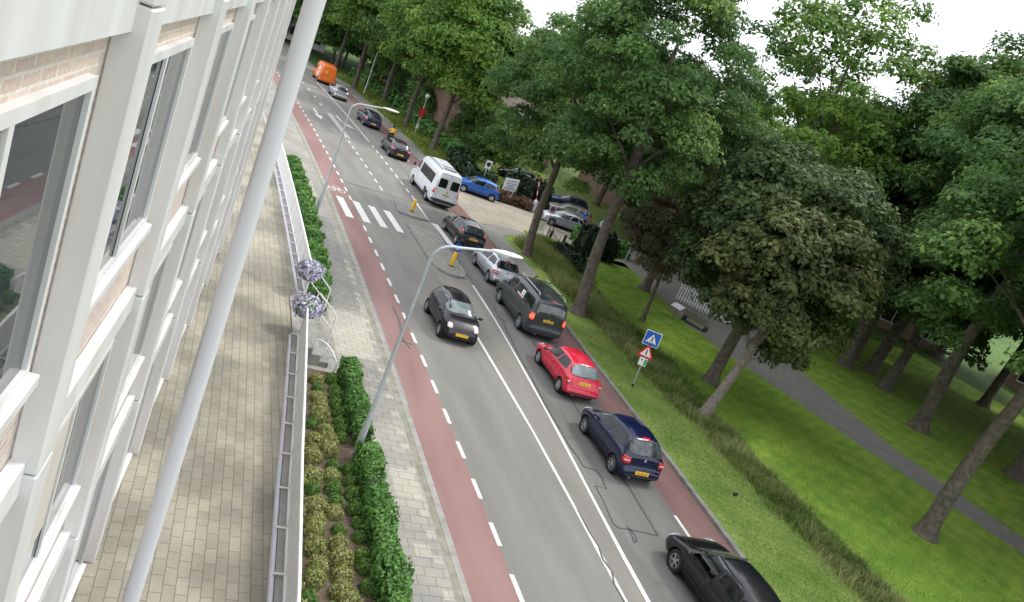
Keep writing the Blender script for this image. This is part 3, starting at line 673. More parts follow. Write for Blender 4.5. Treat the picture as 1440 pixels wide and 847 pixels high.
    for sd_ in (1, -1):
        a, b = sd_ * hl[0] * W2, sd_ * hl[1] * W2; lo, hi = min(a, b), max(a, b)
        sh.patch('headlight', 'F', [(lo, hl[2]), (hi, hl[2]), (hi, hl[3]), (lo, hl[3])], lens_on if front else lens_w, root, off=.015, rnd=S.get('hlr', .05), res=.05, thick=-.02)
        mirror(root, cow[0] - .28 - x0, sd_ * (W2 * .93), beltf(cow[0] - .28) + .02, sd_, S.get('mir', col))
    sh.patch('grille', 'F', [(-.45 * W2, hz_ - .17), (.45 * W2, hz_ - .17), (.45 * W2, hz_ - .11), (-.45 * W2, hz_ - .11)], plast, root, off=.006, rnd=.02)
    sh.patch('lower_grille', 'F', [(-.6 * W2, .26), (.6 * W2, .26), (.6 * W2, .34), (-.6 * W2, .34)], plast, root, off=.006, rnd=.03)
    plate(root, sh, 'F', 0, .45 if hz_ < .8 else .5)
    MB().tube([(rf[0] - .3 - x0, 0, topf(rf[0] - .3)), (rf[0] - .5 - x0, 0, topf(rf[0] - .5) + .22)], .006, 6).build('aerial', plast, root) if S.get('aerial', 1) else None
    trim.build('panel_gaps', dark_in, root)
    return root, sh, (lambda x: x - x0), topf

def pushpull(base, **k): d = dict(base); d.update(k); return d
HATCH = dict(L=3.64, W=1.66, H=1.50, wb=2.37, ro=.62, wr=.295, cowl=(2.86, .98), rf=(2.05, 1.42), rr=(.50, 1.43), tb=(.14, .97), hood=.80, belt=(.90, .93), tl=(.66, .96, .70, .92), splits=[0, .52, 1], bz=.56, plz=.47)
navy = paintmat('paint_navy', (.003, .007, .042), .1, .2, .3); redp = paintmat('paint_red', (.62, .015, .045), .05); blackp = paintmat('paint_black', (.006, .0065, .009), 0, .22, .2)
greyp = paintmat('paint_dark_grey', (.045, .053, .060), .45); silver = paintmat('paint_silver', (.50, .53, .57), .65, .34); silver2 = paintmat('paint_silver_blue', (.46, .50, .56), .6, .34)
bluep = paintmat('paint_blue', (.03, .14, .52), .35); whitep = paintmat('paint_white', (.70, .73, .76), .0, .32, .5); greyg = paintmat('paint_graphite', (.05, .055, .065), .5)
orangep = paintmat('paint_orange', (.82, .17, .02), 0, .4, .3); bronze = paintmat('paint_bronze', (.22, .2, .16), .5); navyd = paintmat('paint_midnight', (.025, .04, .09), .45)
twing = paintmat('paint_anthracite_violet', (.007, .007, .012), 0, .22, .25)
GRP = 'cars queueing in the right hand lane'
car('small_car', 'dark blue three door hatchback queueing behind the bright red car', 7.5, 6.17, pushpull(HATCH, spokes=6), navy, group=GRP)
car('small_car', 'bright red five door hatchback queueing behind the dark grey van', 12.8, 6.28, pushpull(HATCH, L=3.70, W=1.585, H=1.43, wb=2.36, ro=.68, wr=.28, cowl=(2.78, .93), rf=(2.12, 1.37), rr=(.62, 1.36), tb=(.22, .92), hood=.76, belt=(.86, .89), tl=(.80, .97, .66, .84), spokes=0, rglass=glass_p, tlm=lamp_r, plz=.74, bgz=.82, splits=[0, .48, 1], round=.15, handle=redp, mould='body', bz=.5, third=0, doors=[(2.62, 1.7), (1.68, .98)], q=.72, mir=plast), redp, group=GRP)
car('compact_car', 'silver hatchback with a dark rear window, directly in front of the dark grey van', 24.5, 6.86, pushpull(HATCH, L=3.9, W=1.65, H=1.46, wb=2.46, ro=.66, wr=.3, cowl=(2.98, .97), rf=(2.2, 1.40), rr=(.55, 1.38), tb=(.15, .96), hood=.78, belt=(.89, .94), tl=(.62, .95, .70, .88), spokes=6, rglass=glass), silver, group=GRP)
car('compact_car', 'black hatchback with tall lit taillights beside the paved traffic island', 30.2, 6.62, pushpull(HATCH, L=4.17, W=1.70, H=1.45, wb=2.615, ro=.72, wr=.3, cowl=(3.1, .96), rf=(2.35, 1.38), rr=(.55, 1.34), tb=(.12, .94), hood=.74, belt=(.88, .95), tl=(.80, .97, .98, 1.30), spokes=5, lens2=lamp_o, plz=.70, doors=[(2.95, 2.0), (1.97, 1.1)], splits=[0, .42, .8, 1], rg=(.99, 1.31, .74, .70)), blackp, lights=True, group=GRP)
car('compact_car', 'dark grey hatchback with pink red taillights, behind the motorcyclist in yellow', 51.85, 6.95, pushpull(HATCH, L=4.2, W=1.76, H=1.42, wb=2.575, ro=.74, wr=.31, cowl=(3.1, .95), rf=(2.3, 1.36), rr=(.6, 1.33), tb=(.12, .95), hood=.74, belt=(.89, .96), tl=(.6, .96, .76, .93), spokes=5, doors=[(2.95, 2.0), (1.97, 1.1)], splits=[0, .42, .8, 1]), greyg, group=GRP)
car('estate_car', 'dark blue estate car in front of the motorcyclist, below the far lamp head', 63.9, 7.1, pushpull(HATCH, L=4.4, W=1.74, H=1.48, wb=2.6, ro=.86, wr=.31, cowl=(3.25, .96), rf=(2.5, 1.42), rr=(.35, 1.40), tb=(.1, .96), hood=.76, belt=(.9, .95), tl=(.76, .96, .72, 1.0), spokes=5, plz=.5, doors=[(3.1, 2.1), (2.07, 1.15)], splits=[0, .4, .72, 1]), navyd, group=GRP)
car('compact_car', 'small silver car far up the street behind the orange van', 76.2, 6.25, pushpull(HATCH, L=3.8, W=1.64, H=1.44, wb=2.45, ro=.65, wr=.29, spokes=6, tl=(.72, .95, .72, .9)), silver, group=GRP)
# small hatchback coming towards the viewer in the left lane
car('small_car', 'black rounded hatchback driving towards the viewer with round headlights on', 15.45, 1.9, pushpull(HATCH, L=3.43, W=1.63, H=1.42, wb=2.345, ro=.50, wr=.275, cowl=(2.72, .98), rf=(1.95, 1.37), rr=(.45, 1.33), tb=(.12, .95), hood=.78, belt=(.90, .92), tl=(.74, .94, .72, .86), spokes=0, hl=(.56, .80, .63, .78), hlr=.09, wglass=glass_p, roofw=.66, round=.30, plan=.7, splits=[0, .6, 1], aerial=0, mould=0), twing, rev=True, front=True)
# side street
car('small_car', 'bright blue hatchback waiting in the side street behind the white minibus', 46.05, 12.75, pushpull(HATCH, L=3.84, W=1.66, H=1.48, wb=2.46, ro=.62, wr=.29, cowl=(2.98, .97), rf=(2.15, 1.40), rr=(.42, 1.38), spokes=0, tl=(.82, .95, .95, 1.3), splits=[0, .55, 1]), bluep, rz=YAW(46) + math.radians(83))
car('hatchback', 'silver hatchback in the side street behind the trunk of the left park oak', 43.9, 20.2, pushpull(HATCH, L=4.1, W=1.75, H=1.44, wb=2.55, ro=.72, wr=.315, cowl=(3.05, .95), rf=(2.25, 1.37), rr=(.6, 1.34), spokes=8, doors=[(2.95, 2.0), (1.97, 1.1)], splits=[0, .42, .8, 1]), silver2, rz=YAW(46) + math.radians(82))
car('hatchback', 'bronze car parked beyond the silver hatchback in the side street', 48.6, 23.2, pushpull(HATCH, L=4.3, W=1.75, H=1.44, wb=2.6, ro=.8, cowl=(3.2, .95), rf=(2.4, 1.37)), bronze, rz=YAW(46) + math.radians(70))
car('hatchback', 'dark blue car parked at the back of the square, behind the blue sign', 53.5, 25.5, pushpull(HATCH, L=4.2, W=1.75, wb=2.55, ro=.75, cowl=(3.1, .97), rf=(2.3, 1.4)), navyd, rz=YAW(46) + math.radians(75))
car('hatchback', 'black car parked by the tall hedge, farthest from the side street mouth', 60, 22.5, pushpull(HATCH, L=4.2, W=1.75, wb=2.55, ro=.75, cowl=(3.1, .97), rf=(2.3, 1.4)), blackp, rz=YAW(46) + math.radians(80))

# dark grey passenger van with roof rails
VAN = dict(L=4.89, W=1.90, H=1.93, wb=3.0, ro=.98, wr=.34, cowl=(4.08, 1.12), rf=(3.45, 1.80), rr=(.20, 1.86), tb=(.08, 1.16), hood=.98, belt=(1.12, 1.14), tl=(.78, .965, .92, 1.2), roofw=.80, clear=.22, bz=.62,
           top=[(0, .42), (.02, .62), (.05, .66), (.07, 1.1), (.12, 1.5), (.22, 1.86), (.5, 1.92), (2.2, 1.95), (3.2, 1.88), (3.5, 1.78), (3.8, 1.5), (4.12, 1.14), (4.4, 1.06), (4.68, .92), (4.82, .7), (4.87, .5), (4.89, .38)],
           rg=(1.2, 1.72, .80, .76), splits=[0, .27, .63, 1], q=.42, q1=.5, gt=1.72, spokes=5, round=.13, plan=.3, doors=[(3.85, 3.0), (2.9, 1.6)], plz=.98, bgz=1.05, mould=0, third=1)
vr, vsh, vx, vt = car('van', 'dark grey passenger van with roof rails and white stickers on its side window', 18.95, 6.72, VAN, greyp, lights=True, group=GRP, cat='van')
for sd_ in (1, -1):
    y = sd_ * .66; m_ = MB(); m_.tube([(vx(.55), y, 1.93), (vx(.62), y, 2.02), (vx(3.1), y, 2.03), (vx(3.25), y, 1.91)], .022, 8)
    m_.build('roof_rail', galv, vr, True)
for xx in (1.0, 2.5):
    MB().tube([(vx(xx), -.68, 2.05), (vx(xx), .68, 2.05)], .02, 8).build('roof_bar', plast, vr, True)
vsh.patch('sticker', 'L', [(vx(1.95), 1.36), (vx(1.62), 1.36), (vx(1.62), 1.60), (vx(1.95), 1.60)], white_s, vr, off=.014, rnd=.02)
vsh.patch('sticker_print', 'L', [(vx(1.82), 1.43), (vx(1.74), 1.43), (vx(1.74), 1.52), (vx(1.82), 1.52)], plast, vr, off=.018, rnd=.02)
vsh.patch('sticker', 'L', [(vx(2.35), 1.27), (vx(1.55), 1.27), (vx(1.55), 1.32), (vx(2.35), 1.32)], white_s, vr, off=.014, rnd=0)
vsh.patch('sticker', 'L', [(vx(2.2), 1.215), (vx(1.75), 1.215), (vx(1.75), 1.255), (vx(2.2), 1.255)], red_s, vr, off=.014, rnd=0)

# white minibus with a raised roof
BUS = dict(L=6.5, W=1.93, H=2.58, wb=4.02, ro=1.35, wr=.34, cowl=(5.75, 1.28), rf=(5.05, 2.25), rr=(.12, 2.5), tb=(.07, 1.3), hood=1.05, belt=(1.2, 1.3), tl=(.86, .985, .95, 1.28), roofw=.82, clear=.28, bz=.62,
           top=[(0, .48), (.02, .60), (.05, .64), (.07, 1.3), (.10, 2.2), (.20, 2.48), (.5, 2.56), (3, 2.6), (4.6, 2.54), (5.0, 2.32), (5.4, 1.85), (5.8, 1.28), (6.1, 1.12), (6.35, .95), (6.45, .7), (6.49, .55), (6.5, .45)],
           dlo=[[(5.55, 1.42), (4.75, 1.38), (4.75, 2.0), (5.12, 2.0)], [(4.4, 1.32), (1.0, 1.32), (1.0, 2.02), (4.4, 2.02)]], rear_glass=0, spokes=0, round=.12, plan=.3, doors=[(5.5, 4.6)], plz=.98, badge=0, mould=0, third=0, gb=.05)
br, bsh, bx, bt_ = car('minibus', 'white high roofed minibus with two square rear windows and a long tinted side window', 40.1, 7.07, BUS, whitep, group=GRP, cat='minibus')
for y in (-.43, .43):
    o = bsh.patch('rear_window', 'B', [(y - .31, 1.42), (y + .31, 1.42), (y + .29, 2.05), (y - .29, 2.05)], plast, br, off=.006, rnd=.08)
    bsh.patch('pane', 'B', [(y - .28, 1.45), (y + .28, 1.45), (y + .26, 2.02), (y - .26, 2.02)], glass, o, off=.011, rnd=.07)
g_ = MB(); bsh.line(g_, 'B', [(0, .66), (0, 2.4)], .015); bsh.line(g_, 'B', [(-.86, .68), (-.83, 2.36), (.83, 2.36), (.86, .68)], .015); g_.build('door_gap', dark_in, br)
bsh.patch('rear_bumper', 'B', [(-.9, .42), (.9, .42), (.9, .62), (-.9, .62)], plast, br, off=.03, rnd=.04, thick=-.03)
MB().box(bx(.06), bx(.12), -.12, .05, 1.15, 1.19).build('door_handle', plast, br)
MB().box(bx(1.9), bx(3.7), -.5, .5, 2.59, 2.68, bev=.03).build('roof_hatch', whitep, br)
MB().box(bx(.7), bx(1.35), -.45, .45, 2.58, 2.66, bev=.03).build('roof_vent', mat('vent_grey', (.3, .32, .34), .5, var=.1), br)
bsh.patch('roof_rail', 'T', [(bx(.6), .62), (bx(4.3), .62), (bx(4.3), .67), (bx(.6), .67)], plast, br, off=.03, rnd=0)
MB().box(bx(1.6), bx(2.05), .94, 1.0, .35, .85, bev=.03).build('side_step', plast, br)
MB().ball((bx(5.3), 1.16, 1.55), (.07, .09, .16)).build('wing_mirror', plast, br, True)

# orange delivery van with a white stripe, far up the street
OV = dict(L=4.9, W=1.95, H=2.35, wb=3.0, ro=.9, wr=.33, cowl=(4.1, 1.15), rf=(3.5, 2.2), rr=(.15, 2.28), tb=(.07, 1.16), hood=.98, belt=(1.12, 1.14), tl=(.86, .98, .8, 1.1), roofw=.84, clear=.25, bz=.55,
          top=[(0, .42), (.02, .55), (.05, .6), (.07, 1.1), (.1, 1.9), (.18, 2.28), (.5, 2.35), (2.2, 2.38), (3.2, 2.3), (3.55, 2.1), (3.8, 1.65), (4.12, 1.14), (4.4, 1.06), (4.7, .92), (4.83, .7), (4.88, .5), (4.9, .38)],
          dlo=[[(3.9, 1.2), (3.0, 1.2), (3.0, 1.7), (3.5, 1.7)]], rear_glass=0, spokes=0, round=.1, plan=.3, mould=0, badge=0, third=0, doors=[(3.85, 3.0)], plz=.7)
orr, osh, ox, ot = car('delivery_van', 'orange delivery van with a white band across its side, far end of the street', 86.2, 6.35, OV, orangep, group=GRP, cat='van')
for sd_ in 'LR': osh.patch('white_band', sd_, [(ox(1.0), .5), (ox(1.9), .5), (ox(1.9), 1.85), (ox(1.0), 1.85)], white_s, orr, off=.008, rnd=0)
osh.patch('emblem', 'L', [(ox(1.25), 1.1), (ox(1.65), 1.1), (ox(1.65), 1.4), (ox(1.25), 1.4)], orangep, orr, off=.013, rnd=.1)
osh.patch('emblem', 'B', [(.1, 1.35), (.5, 1.35), (.5, 1.62), (.1, 1.62)], mat('yellow_print', (.75, .5, .04), .5, var=.05), orr, off=.01, rnd=.12)
g_ = MB(); osh.line(g_, 'B', [(0, .6), (0, 1.8)], .02); g_.build('door_gap', dark_in, orr)

# black car with its window open, cut by the lower edge of the picture
def cut_open(boolean, x0):
    q = smooth_poly([(2.92, .90), (1.88, .90), (1.88, 1.32), (2.30, 1.335)], .04)
    b = MB(); T = Matrix.Rotation(PI / 2, 4, 'X'); b.prism([(a - x0, z) for a, z in q], -1.2, -.40, 0, T); boolean(b)
    b = MB(); b.box(1.0 - x0, 2.85 - x0, -.62, .62, .35, 1.12); boolean(b)
    b = MB(); b.box(1.2 - x0, 2.3 - x0, -.56, .56, 1.10, 1.35); boolean(b)
K0 = .46
BK = pushpull(HATCH, roofw=.64, L=4.1, W=1.72, H=1.43, wb=2.54, ro=.74, wr=.31, cowl=(3.12, .95), rf=(2.22, 1.38), rr=(.6, 1.34), tb=(.15, .95), hood=.76, belt=(.89, .94), spokes=5, tl=(.6, .95, .74, .9), doors=[(2.95, 1.85)],
              dlo=[[(2.84, .965), (1.86, .965), (1.86, 1.33), (2.2, 1.35)], [(1.78, .965), (.85, 1.0), (.95, 1.28), (1.78, 1.34)]], open=('L', 0), gb=.04, mould='body')
kr, ksh, kx, kt = car('hatchback', 'black car at the lower edge, its driver window open and a driver inside', K0, 6.02, BK, blackp, group=GRP, cut=cut_open)
fab = mat('seat_fabric', (.03, .03, .034), .9, var=.2, scale=10)
for y in (.36, -.36):
    m_ = MB(); m_.box(kx(1.95), kx(2.42), y - .24, y + .24, .45, .62, bev=.05); m_.box(kx(1.72), kx(1.92), y - .24, y + .24, .55, 1.1, 0, None, .06); m_.box(kx(1.72), kx(1.84), y - .12, y + .12, 1.1, 1.24, 0, None, .04); m_.build('front_seat', fab, kr, True)
m_ = MB(); T = Tr(kx(2.62), .36, .93, 0, 0, -1.1)
m_.lathe([(.18 + .016 * math.cos(a), .016 * math.sin(a)) for a in [2 * PI * i / 8 for i in range(9)]], 24, T); m_.box(-.17, .17, -.02, .02, -.01, .01, 0, T); m_.build('steering_wheel', plast, kr, True)
MB().box(kx(2.66), kx(2.84), -.6, .6, .62, .93, bev=.05).build('dashboard', plast, kr)

# ------------------------------------------------------------------ people (one skinned body each; clothing by region)
def skinned(name, parent, chains, mats_fn, mats, levels=1):
    """chains: list of (list of (point, radius)), first chain's first point is the root; points that coincide are shared"""
    V, E, Rr = [], [], []
    def vi(p, r):
        for i, q in enumerate(V):
            if (Vector(q) - Vector(p)).length < .004: return i
        V.append(tuple(p)); Rr.append(r); return len(V) - 1
    for ch in chains:
        prev = None
        for p, r in ch:
            i = vi(p, r)
            if prev is not None and prev != i: E.append((prev, i))
            prev = i
    me = bpy.data.meshes.new('sk'); me.from_pydata(V, E, []); o = bpy.data.objects.new('tmp', me); COL.objects.link(o)
    sk = o.modifiers.new('sk', 'SKIN'); sk.use_smooth_shade = True
    for i, d in enumerate(me.skin_vertices[0].data): r = Rr[i]; d.radius = r if isinstance(r, tuple) else (r, r); d.use_root = (i == 0)
    sb = o.modifiers.new('s', 'SUBSURF'); sb.levels = sb.render_levels = levels
    dg = bpy.context.evaluated_depsgraph_get(); nm = bpy.data.meshes.new_from_object(o.evaluated_get(dg)); bpy.data.objects.remove(o); nm.materials.clear()
    ob = link(name, nm, parent, 'all', mats)
    for p in nm.polygons: p.material_index = mats_fn(p.center)
    return ob
def head(parent, c, hair_m, tilt=0., helmet=None):
    T = Tr(*c, 0, 0, tilt)
    mb = MB(); mb.ball((0, 0, 0), (.098, .077, .118), 0, 16, 12); mb.ball((.092, 0, -.01), (.022, .014, .02), 0, 8, 6)
    for y in (-.078, .078): mb.ball((-.005, y, -.005), (.018, .01, .03), 0, 8, 6)
    for y in (-.03, .03): mb.ball((.086, y, .02), (.012, .014, .009), 1, 8, 6)
    mb.ball((.086, 0, -.055), (.012, .026, .008), 2, 8, 6)
    mb.v = [tuple(T @ Vector(v)) for v in mb.v]; h = mb.build('head', [skin, black_s, lamp_r], parent, 'all')
    hb = MB(); hb.ball((-.018, 0, .028), (.103, .087, .112) if not helmet else (.135, .125, .15), 0, 16, 12)
    hb.v = [tuple(T @ Vector(v)) for v in hb.v]; hb.build('helmet' if helmet else 'hair', helmet or hair_m, h, 'all')
hairm = mat('dark_hair', (.035, .024, .018), .8, var=.2)
def hand(parent, wrist, d, upv, m=skin, s=1.0):
    """palm with four fingers of unequal length and a thumb, slightly curled; d: direction of the fingers, upv: back of the hand"""
    d = Vector(d).normalized(); u = (Vector(upv) - d * Vector(upv).dot(d)).normalized(); w = d.cross(u); W = Vector(wrist); ch = []
    P = lambda a, b, c: tuple(W + (d * a + w * b + u * c) * s)
    root = (P(0, 0, 0), .026 * s); mid = (P(.045, 0, 0), (.036 * s, .02 * s)); ch.append([root, mid, (P(.08, 0, .0), (.036 * s, .016 * s))])
    for k, (b, L_) in enumerate(((-.032, .06), (-.011, .075), (.011, .07), (.031, .055))):
        ch.append([mid, (P(.085, b, 0), .0105 * s), (P(.085 + L_ * .5, b * 1.1, -.012), .0095 * s), (P(.085 + L_ * .8, b * 1.1, -.034), .008 * s)])
    ch.append([root, (P(.03, -.04, -.005), .012 * s), (P(.065, -.062, -.015), .010 * s), (P(.088, -.055, -.03), .008 * s)])
    return skinned('hand', parent, ch, lambda c: 0, [m], 1)
def standing(s, t, yaw, label, shirt, trouser, hgt=1.75, stride=.12, bag=None):
    r = empty('person', SP(s, t, 0), yaw, label, 'person'); k = hgt / 1.75
    P = lambda x, y, z: (x * k, y * k, z * k)
    ch = [[(P(0, 0, .95), (.15, .11)), (P(0, 0, 1.15), (.14, .10)), (P(0, 0, 1.36), (.17, .105)), (P(0, 0, 1.46), (.08, .07)), (P(.01, 0, 1.53), .05)]]
    for sd_ in (1, -1):
        ch.append([(P(0, 0, .95), (.15, .11)), (P(0, sd_ * .1, .86), .09), (P(sd_ * stride * .5 + .02, sd_ * .11, .48), .062), (P(sd_ * stride, sd_ * .11, .09), .042), (P(sd_ * stride + .14, sd_ * .12, .035), .035)])
        ch.append([(P(0, 0, 1.36), (.17, .105)), (P(0, sd_ * .2, 1.36), .055), (P(-sd_ * .04, sd_ * .25, 1.1), .042), (P(.08, sd_ * .24, .88), .03)])
    skinned('body', r, ch, lambda c: 0 if c.z > .93 * k and not (abs(c.y) > .2 * k and c.z < 1.08 * k) else (2 if abs(c.y) > .2 * k and c.z > .8 * k else (1 if c.z > .1 * k else 3)), [shirt, trouser, skin, black_s])
    for sd_ in (1, -1): hand(r, P(.08, sd_ * .24, .88), (.1, 0, -1), (0, sd_, 0), s=k)
    head(r, P(.02, 0, 1.64), hairm)
    return r
denim = mat('denim', (.06, .10, .22), .9, var=.2, scale=9); pinkc = mat('pink_cloth', (.72, .06, .14), .9, var=.1); palec = mat('pale_blue_cloth', (.5, .68, .78), .9, var=.1); darkc = mat('dark_cloth', (.03, .03, .035), .9, var=.2); hiviz = mat('yellow_jacket', (.80, .42, .03), .8, var=.12, scale=7)
standing(46.6, 26.0, .4, 'pedestrian in a pink top and dark trousers beside the side street', pinkc, darkc)
standing(45.2, 24.6, 2.2, 'pedestrian in a pale blue top standing behind the silver hatchback', palec, darkc, 1.7)
standing(46.2, 23.2, 3.5, 'pedestrian in a blue jacket next to the silver hatchback', blue_s, denim, 1.78)
# driver in the black car, seated, hands towards the wheel
dr = empty('person', SP(K0, 6.02, 0), YAW(K0), 'driver in dark clothes with bare forearms, seated at the open window of the black car', 'person')
dxx = kx(2.02)
ch = [[((dxx, .36, .68), (.16, .13)), ((dxx - .02, .36, .85), (.16, .11)), ((dxx - .05, .36, 1.02), (.17, .10)), ((dxx - .03, .36, 1.08), .05)]]
for sd_ in (1, -1):
    ch.append([((dxx, .36, .68), (.16, .13)), ((dxx + .1, .36 + sd_ * .1, .68), .085), ((dxx + .48, .36 + sd_ * .1, .74), .06), ((dxx + .62, .36 + sd_ * .1, .42), .045)])
    ch.append([((dxx - .05, .36, 1.02), (.17, .10)), ((dxx - .03, .36 + sd_ * .18, 1.0), .05), ((dxx + .14, .36 + sd_ * .23, .86), .04), ((dxx + .36, .36 + sd_ * .14, .93), .028)])
skinned('body', dr, ch, lambda c: 1 if (c.x > dxx + .1 and c.z > .79 and abs(c.y - .36) > .08) else 0, [darkc, skin])
for sd_ in (1, -1): hand(dr, (dxx + .36, .36 + sd_ * .14, .93), (1, -sd_ * .2, .35), (0, sd_ * .5, .8))
head(dr, (dxx + .0, .36, 1.19), hairm)
# motorcyclist
mr = empty('motorcycle', SP(57.2, 7.75, 0), YAW(57), 'black motorcycle ridden between the two dark cars in the queue', 'motorcycle')
for x in (-.68, .72):
    T = Tr(x, 0, .31) @ Matrix.Rotation(PI / 2, 4, 'X'); w_ = MB().lathe([(.2, -.05), (.26, -.07), (.31, -.03), (.31, .03), (.26, .07), (.2, .05), (.2, -.05)], 24, T).build('wheel', rubber, mr, True)
    q = MB().lathe([(.2, -.03), (.19, .03), (.05, .03), (0, .03)], 20, T).build('rim', rim_m, w_)
MB().ball((.18, 0, .88), (.3, .15, .15)).build('fuel_tank', yellow, mr, True)
MB().box(-.62, .0, -.13, .13, .74, .84, bev=.04).build('seat', plast, mr); MB().box(-.2, .35, -.16, .16, .32, .72, bev=.06).build('engine', dark_m, mr)
m_ = MB(); m_.tube([(.72, .09, .31), (.48, .09, .95)], .025); m_.tube([(.72, -.09, .31), (.48, -.09, .95)], .025); m_.tube([(.35, .38, 1.02), (.46, .2, 1.04), (.48, 0, 1.0), (.46, -.2, 1.04), (.35, -.38, 1.02)], .016); m_.build('fork_and_handlebar', dark_m, mr, True)
MB().box(-.78, -.6, -.05, .05, .78, .84).build('taillight', lamp_r, mr); MB().tube([(-.1, -.17, .35), (-.75, -.2, .42)], .045).build('exhaust', galv, mr, True)
MB().ball((.62, 0, .88), (.08, .1, .1)).build('headlight', lens_w, mr, True)
pr = empty('person', SP(57.2, 7.75, 0), YAW(57), 'motorcyclist in a yellow jacket and dark helmet riding between two dark cars', 'person')
ch = [[((-.25, 0, .92), (.15, .12)), ((-.2, 0, 1.12), (.15, .11)), ((-.1, 0, 1.32), (.18, .11)), ((-.05, 0, 1.40), .06)]]
for sd_ in (1, -1):
    ch.append([((-.25, 0, .92), (.15, .12)), ((-.15, sd_ * .13, .9), .09), ((.2, sd_ * .24, .8), .065), ((-.02, sd_ * .24, .42), .045), ((.12, sd_ * .25, .36), .04)])
    ch.append([((-.1, 0, 1.32), (.18, .11)), ((-.1, sd_ * .2, 1.3), .06), ((.05, sd_ * .36, 1.12), .048), ((.33, sd_ * .34, 1.04), .034)])
skinned('body', pr, ch, lambda c: 0 if c.z > .95 else 1, [hiviz, darkc])
for sd_ in (1, -1): hand(pr, (.33, sd_ * .34, 1.04), (.4, 0, -.6), (1, 0, .6), plast)
head(pr, (.0, 0, 1.56), hairm, 0, plast)
#@@PART3
# ================================================================== BUILDING, TERRACE AND RAILINGS ON THE LEFT
TZ = .95
def TE(s): return float(np.interp(s, [-25, -3, 1.1, 8.6, 9.3, 12.2, 12.4, 26, 60], [-7.3, -5.72, -5.5, -4.98, -4.93, -4.9, -4.55, -4.62, -4.7]))
strip('terrace', terr, -25, 60, -14, lambda s: TE(s) - .02, TZ, thick=.0, step=1)
strip('terrace_wall', mat('plinth_concrete', (.33, .32, .30), .9, var=.15), -25, 60, lambda s: TE(s) - .16, lambda s: TE(s) + .06, TZ + .05, thick=1.0, step=1)
lil = mat('lilac_grey_beam', (.60, .59, .66), .6, var=.08)
mesh_m = mat('perforated_sheet', (.88, .89, .9), .5, var=.06, scale=3)
def perforate(m):
    n, l = m.node_tree.nodes, m.node_tree.links; b = n['Principled BSDF']
    t = n.new('ShaderNodeTexCoord'); v = n.new('ShaderNodeTexVoronoi'); v.inputs['Scale'].default_value = 34; v.inputs['Randomness'].default_value = 0
    l.new(t.outputs['Object'], v.inputs['Vector']); c = n.new('ShaderNodeMath'); c.operation = 'LESS_THAN'; c.inputs[1].default_value = .42
    l.new(v.outputs['Distance'], c.inputs[0]); m_ = n.new('ShaderNodeMath'); m_.operation = 'MULTIPLY_ADD'; m_.inputs[1].default_value = -.45; m_.inputs[2].default_value = .92
    l.new(c.outputs[0], m_.inputs[0]); l.new(m_.outputs[0], b.inputs['Alpha'])
perforate(mesh_m)
def railing(s0, s1, label):
    n = max(2, round((s1 - s0) / 1.3)); r = empty('railing', SP(s0, TE(s0), TZ), 0, label, 'railing')
    O = r.location; P = lambda s, z, o=0.: SP(s, TE(s) + o, TZ + z) - O
    ss = [s0 + (s1 - s0) * i / n for i in range(n + 1)]
    m_ = MB(); m_.tube([P(s, 1.0) for s in ss], .034, 8); m_.build('top_rail', white_p, r)
    m_ = MB(); m_.tube([P(s, .10) for s in ss], .028, 8); m_.build('bottom_rail', white_p, r)
    m_ = MB(); k = len(m_.v)
    for i, s in enumerate(ss): m_.v += [tuple(P(s, .13)), tuple(P(s, .97)), tuple(P(s, .13, .012)), tuple(P(s, .97, .012))]
    for i in range(n): a = i * 4; m_.f += [(a, a + 4, a + 5, a + 1), (a + 2, a + 3, a + 7, a + 6)]; m_.m += [0, 0]
    m_.build('perforated_panel', mesh_m, r)
    m_ = MB(); m_.tube([P(s, .02, -.22) for s in ss], .055, 6); m_.build('kick_beam', lil, r)
    for s in ss:
        q = MB(); q.tube([P(s, -.1), P(s, 1.0)], .024, 8); q.tube([P(s, .1), P(s, .1, -.22)], .022, 6); q.build('post', white_p, r)
railing(-22, 8.95, 'long white railing with perforated panels along the terrace, beside the planting bed')
railing(12.5, 34, 'white railing of the terrace beyond the flower baskets, beside the far hedge')
# steps and their handrails
st_r = empty('steps', SP(9.2, -4.95, 0), 0, 'concrete steps down from the terrace between the two flower baskets', 'steps'); O = st_r.location
for i in range(4):
    a, b = -4.93 + i * .3, -4.93 + (i + 1) * .3; z = .76 - i * .19
    m_ = MB(); V = [SP(s, t, zz) - O for zz in (.0, z) for s, t in ((9.3, a), (12.3, a), (12.3, b), (9.3, b))]
    m_.add(V, [(0, 1, 2, 3), (4, 7, 6, 5), (0, 4, 5, 1), (1, 5, 6, 2), (2, 6, 7, 3), (3, 7, 4, 0)]); m_.build('step', [kerb_m if i % 2 else kerb_l], st_r)
for s, lb in ((12.95, 'white pipe handrail at the far side of the terrace steps'), (10.7, 'white pipe handrail in the middle of the terrace steps')):
    hr = empty('handrail', SP(s, -4.4, 0), 0, lb, 'handrail'); O = hr.location
    m_ = MB(); Q = lambda t, z, ds=0.: SP(s + ds, t, z) - O
    m_.tube([Q(-4.45, .9), Q(-4.45, 1.78), Q(-4.40, 1.85), Q(-3.72, 1.28), Q(-3.66, 1.18), Q(-3.66, .02)], .024, 8); m_.build('top_pipe', white_p, hr, True)
    MB().tube([Q(-4.45, 1.38), Q(-3.66, .72)], .018, 8).build('middle_pipe', white_p, hr, True)
    MB().lathe([(0, .0), (.07, .0), (.07, .02), (0, .02)], 12, Matrix.Translation(Q(-3.66, .02))).build('foot_plate', galv, hr)
hp = empty('bike_hoop', SP(9.2, -4.0, 0), 0, 'white curved bicycle hoop standing at the end of the low hedge', 'bike hoop'); O = hp.location
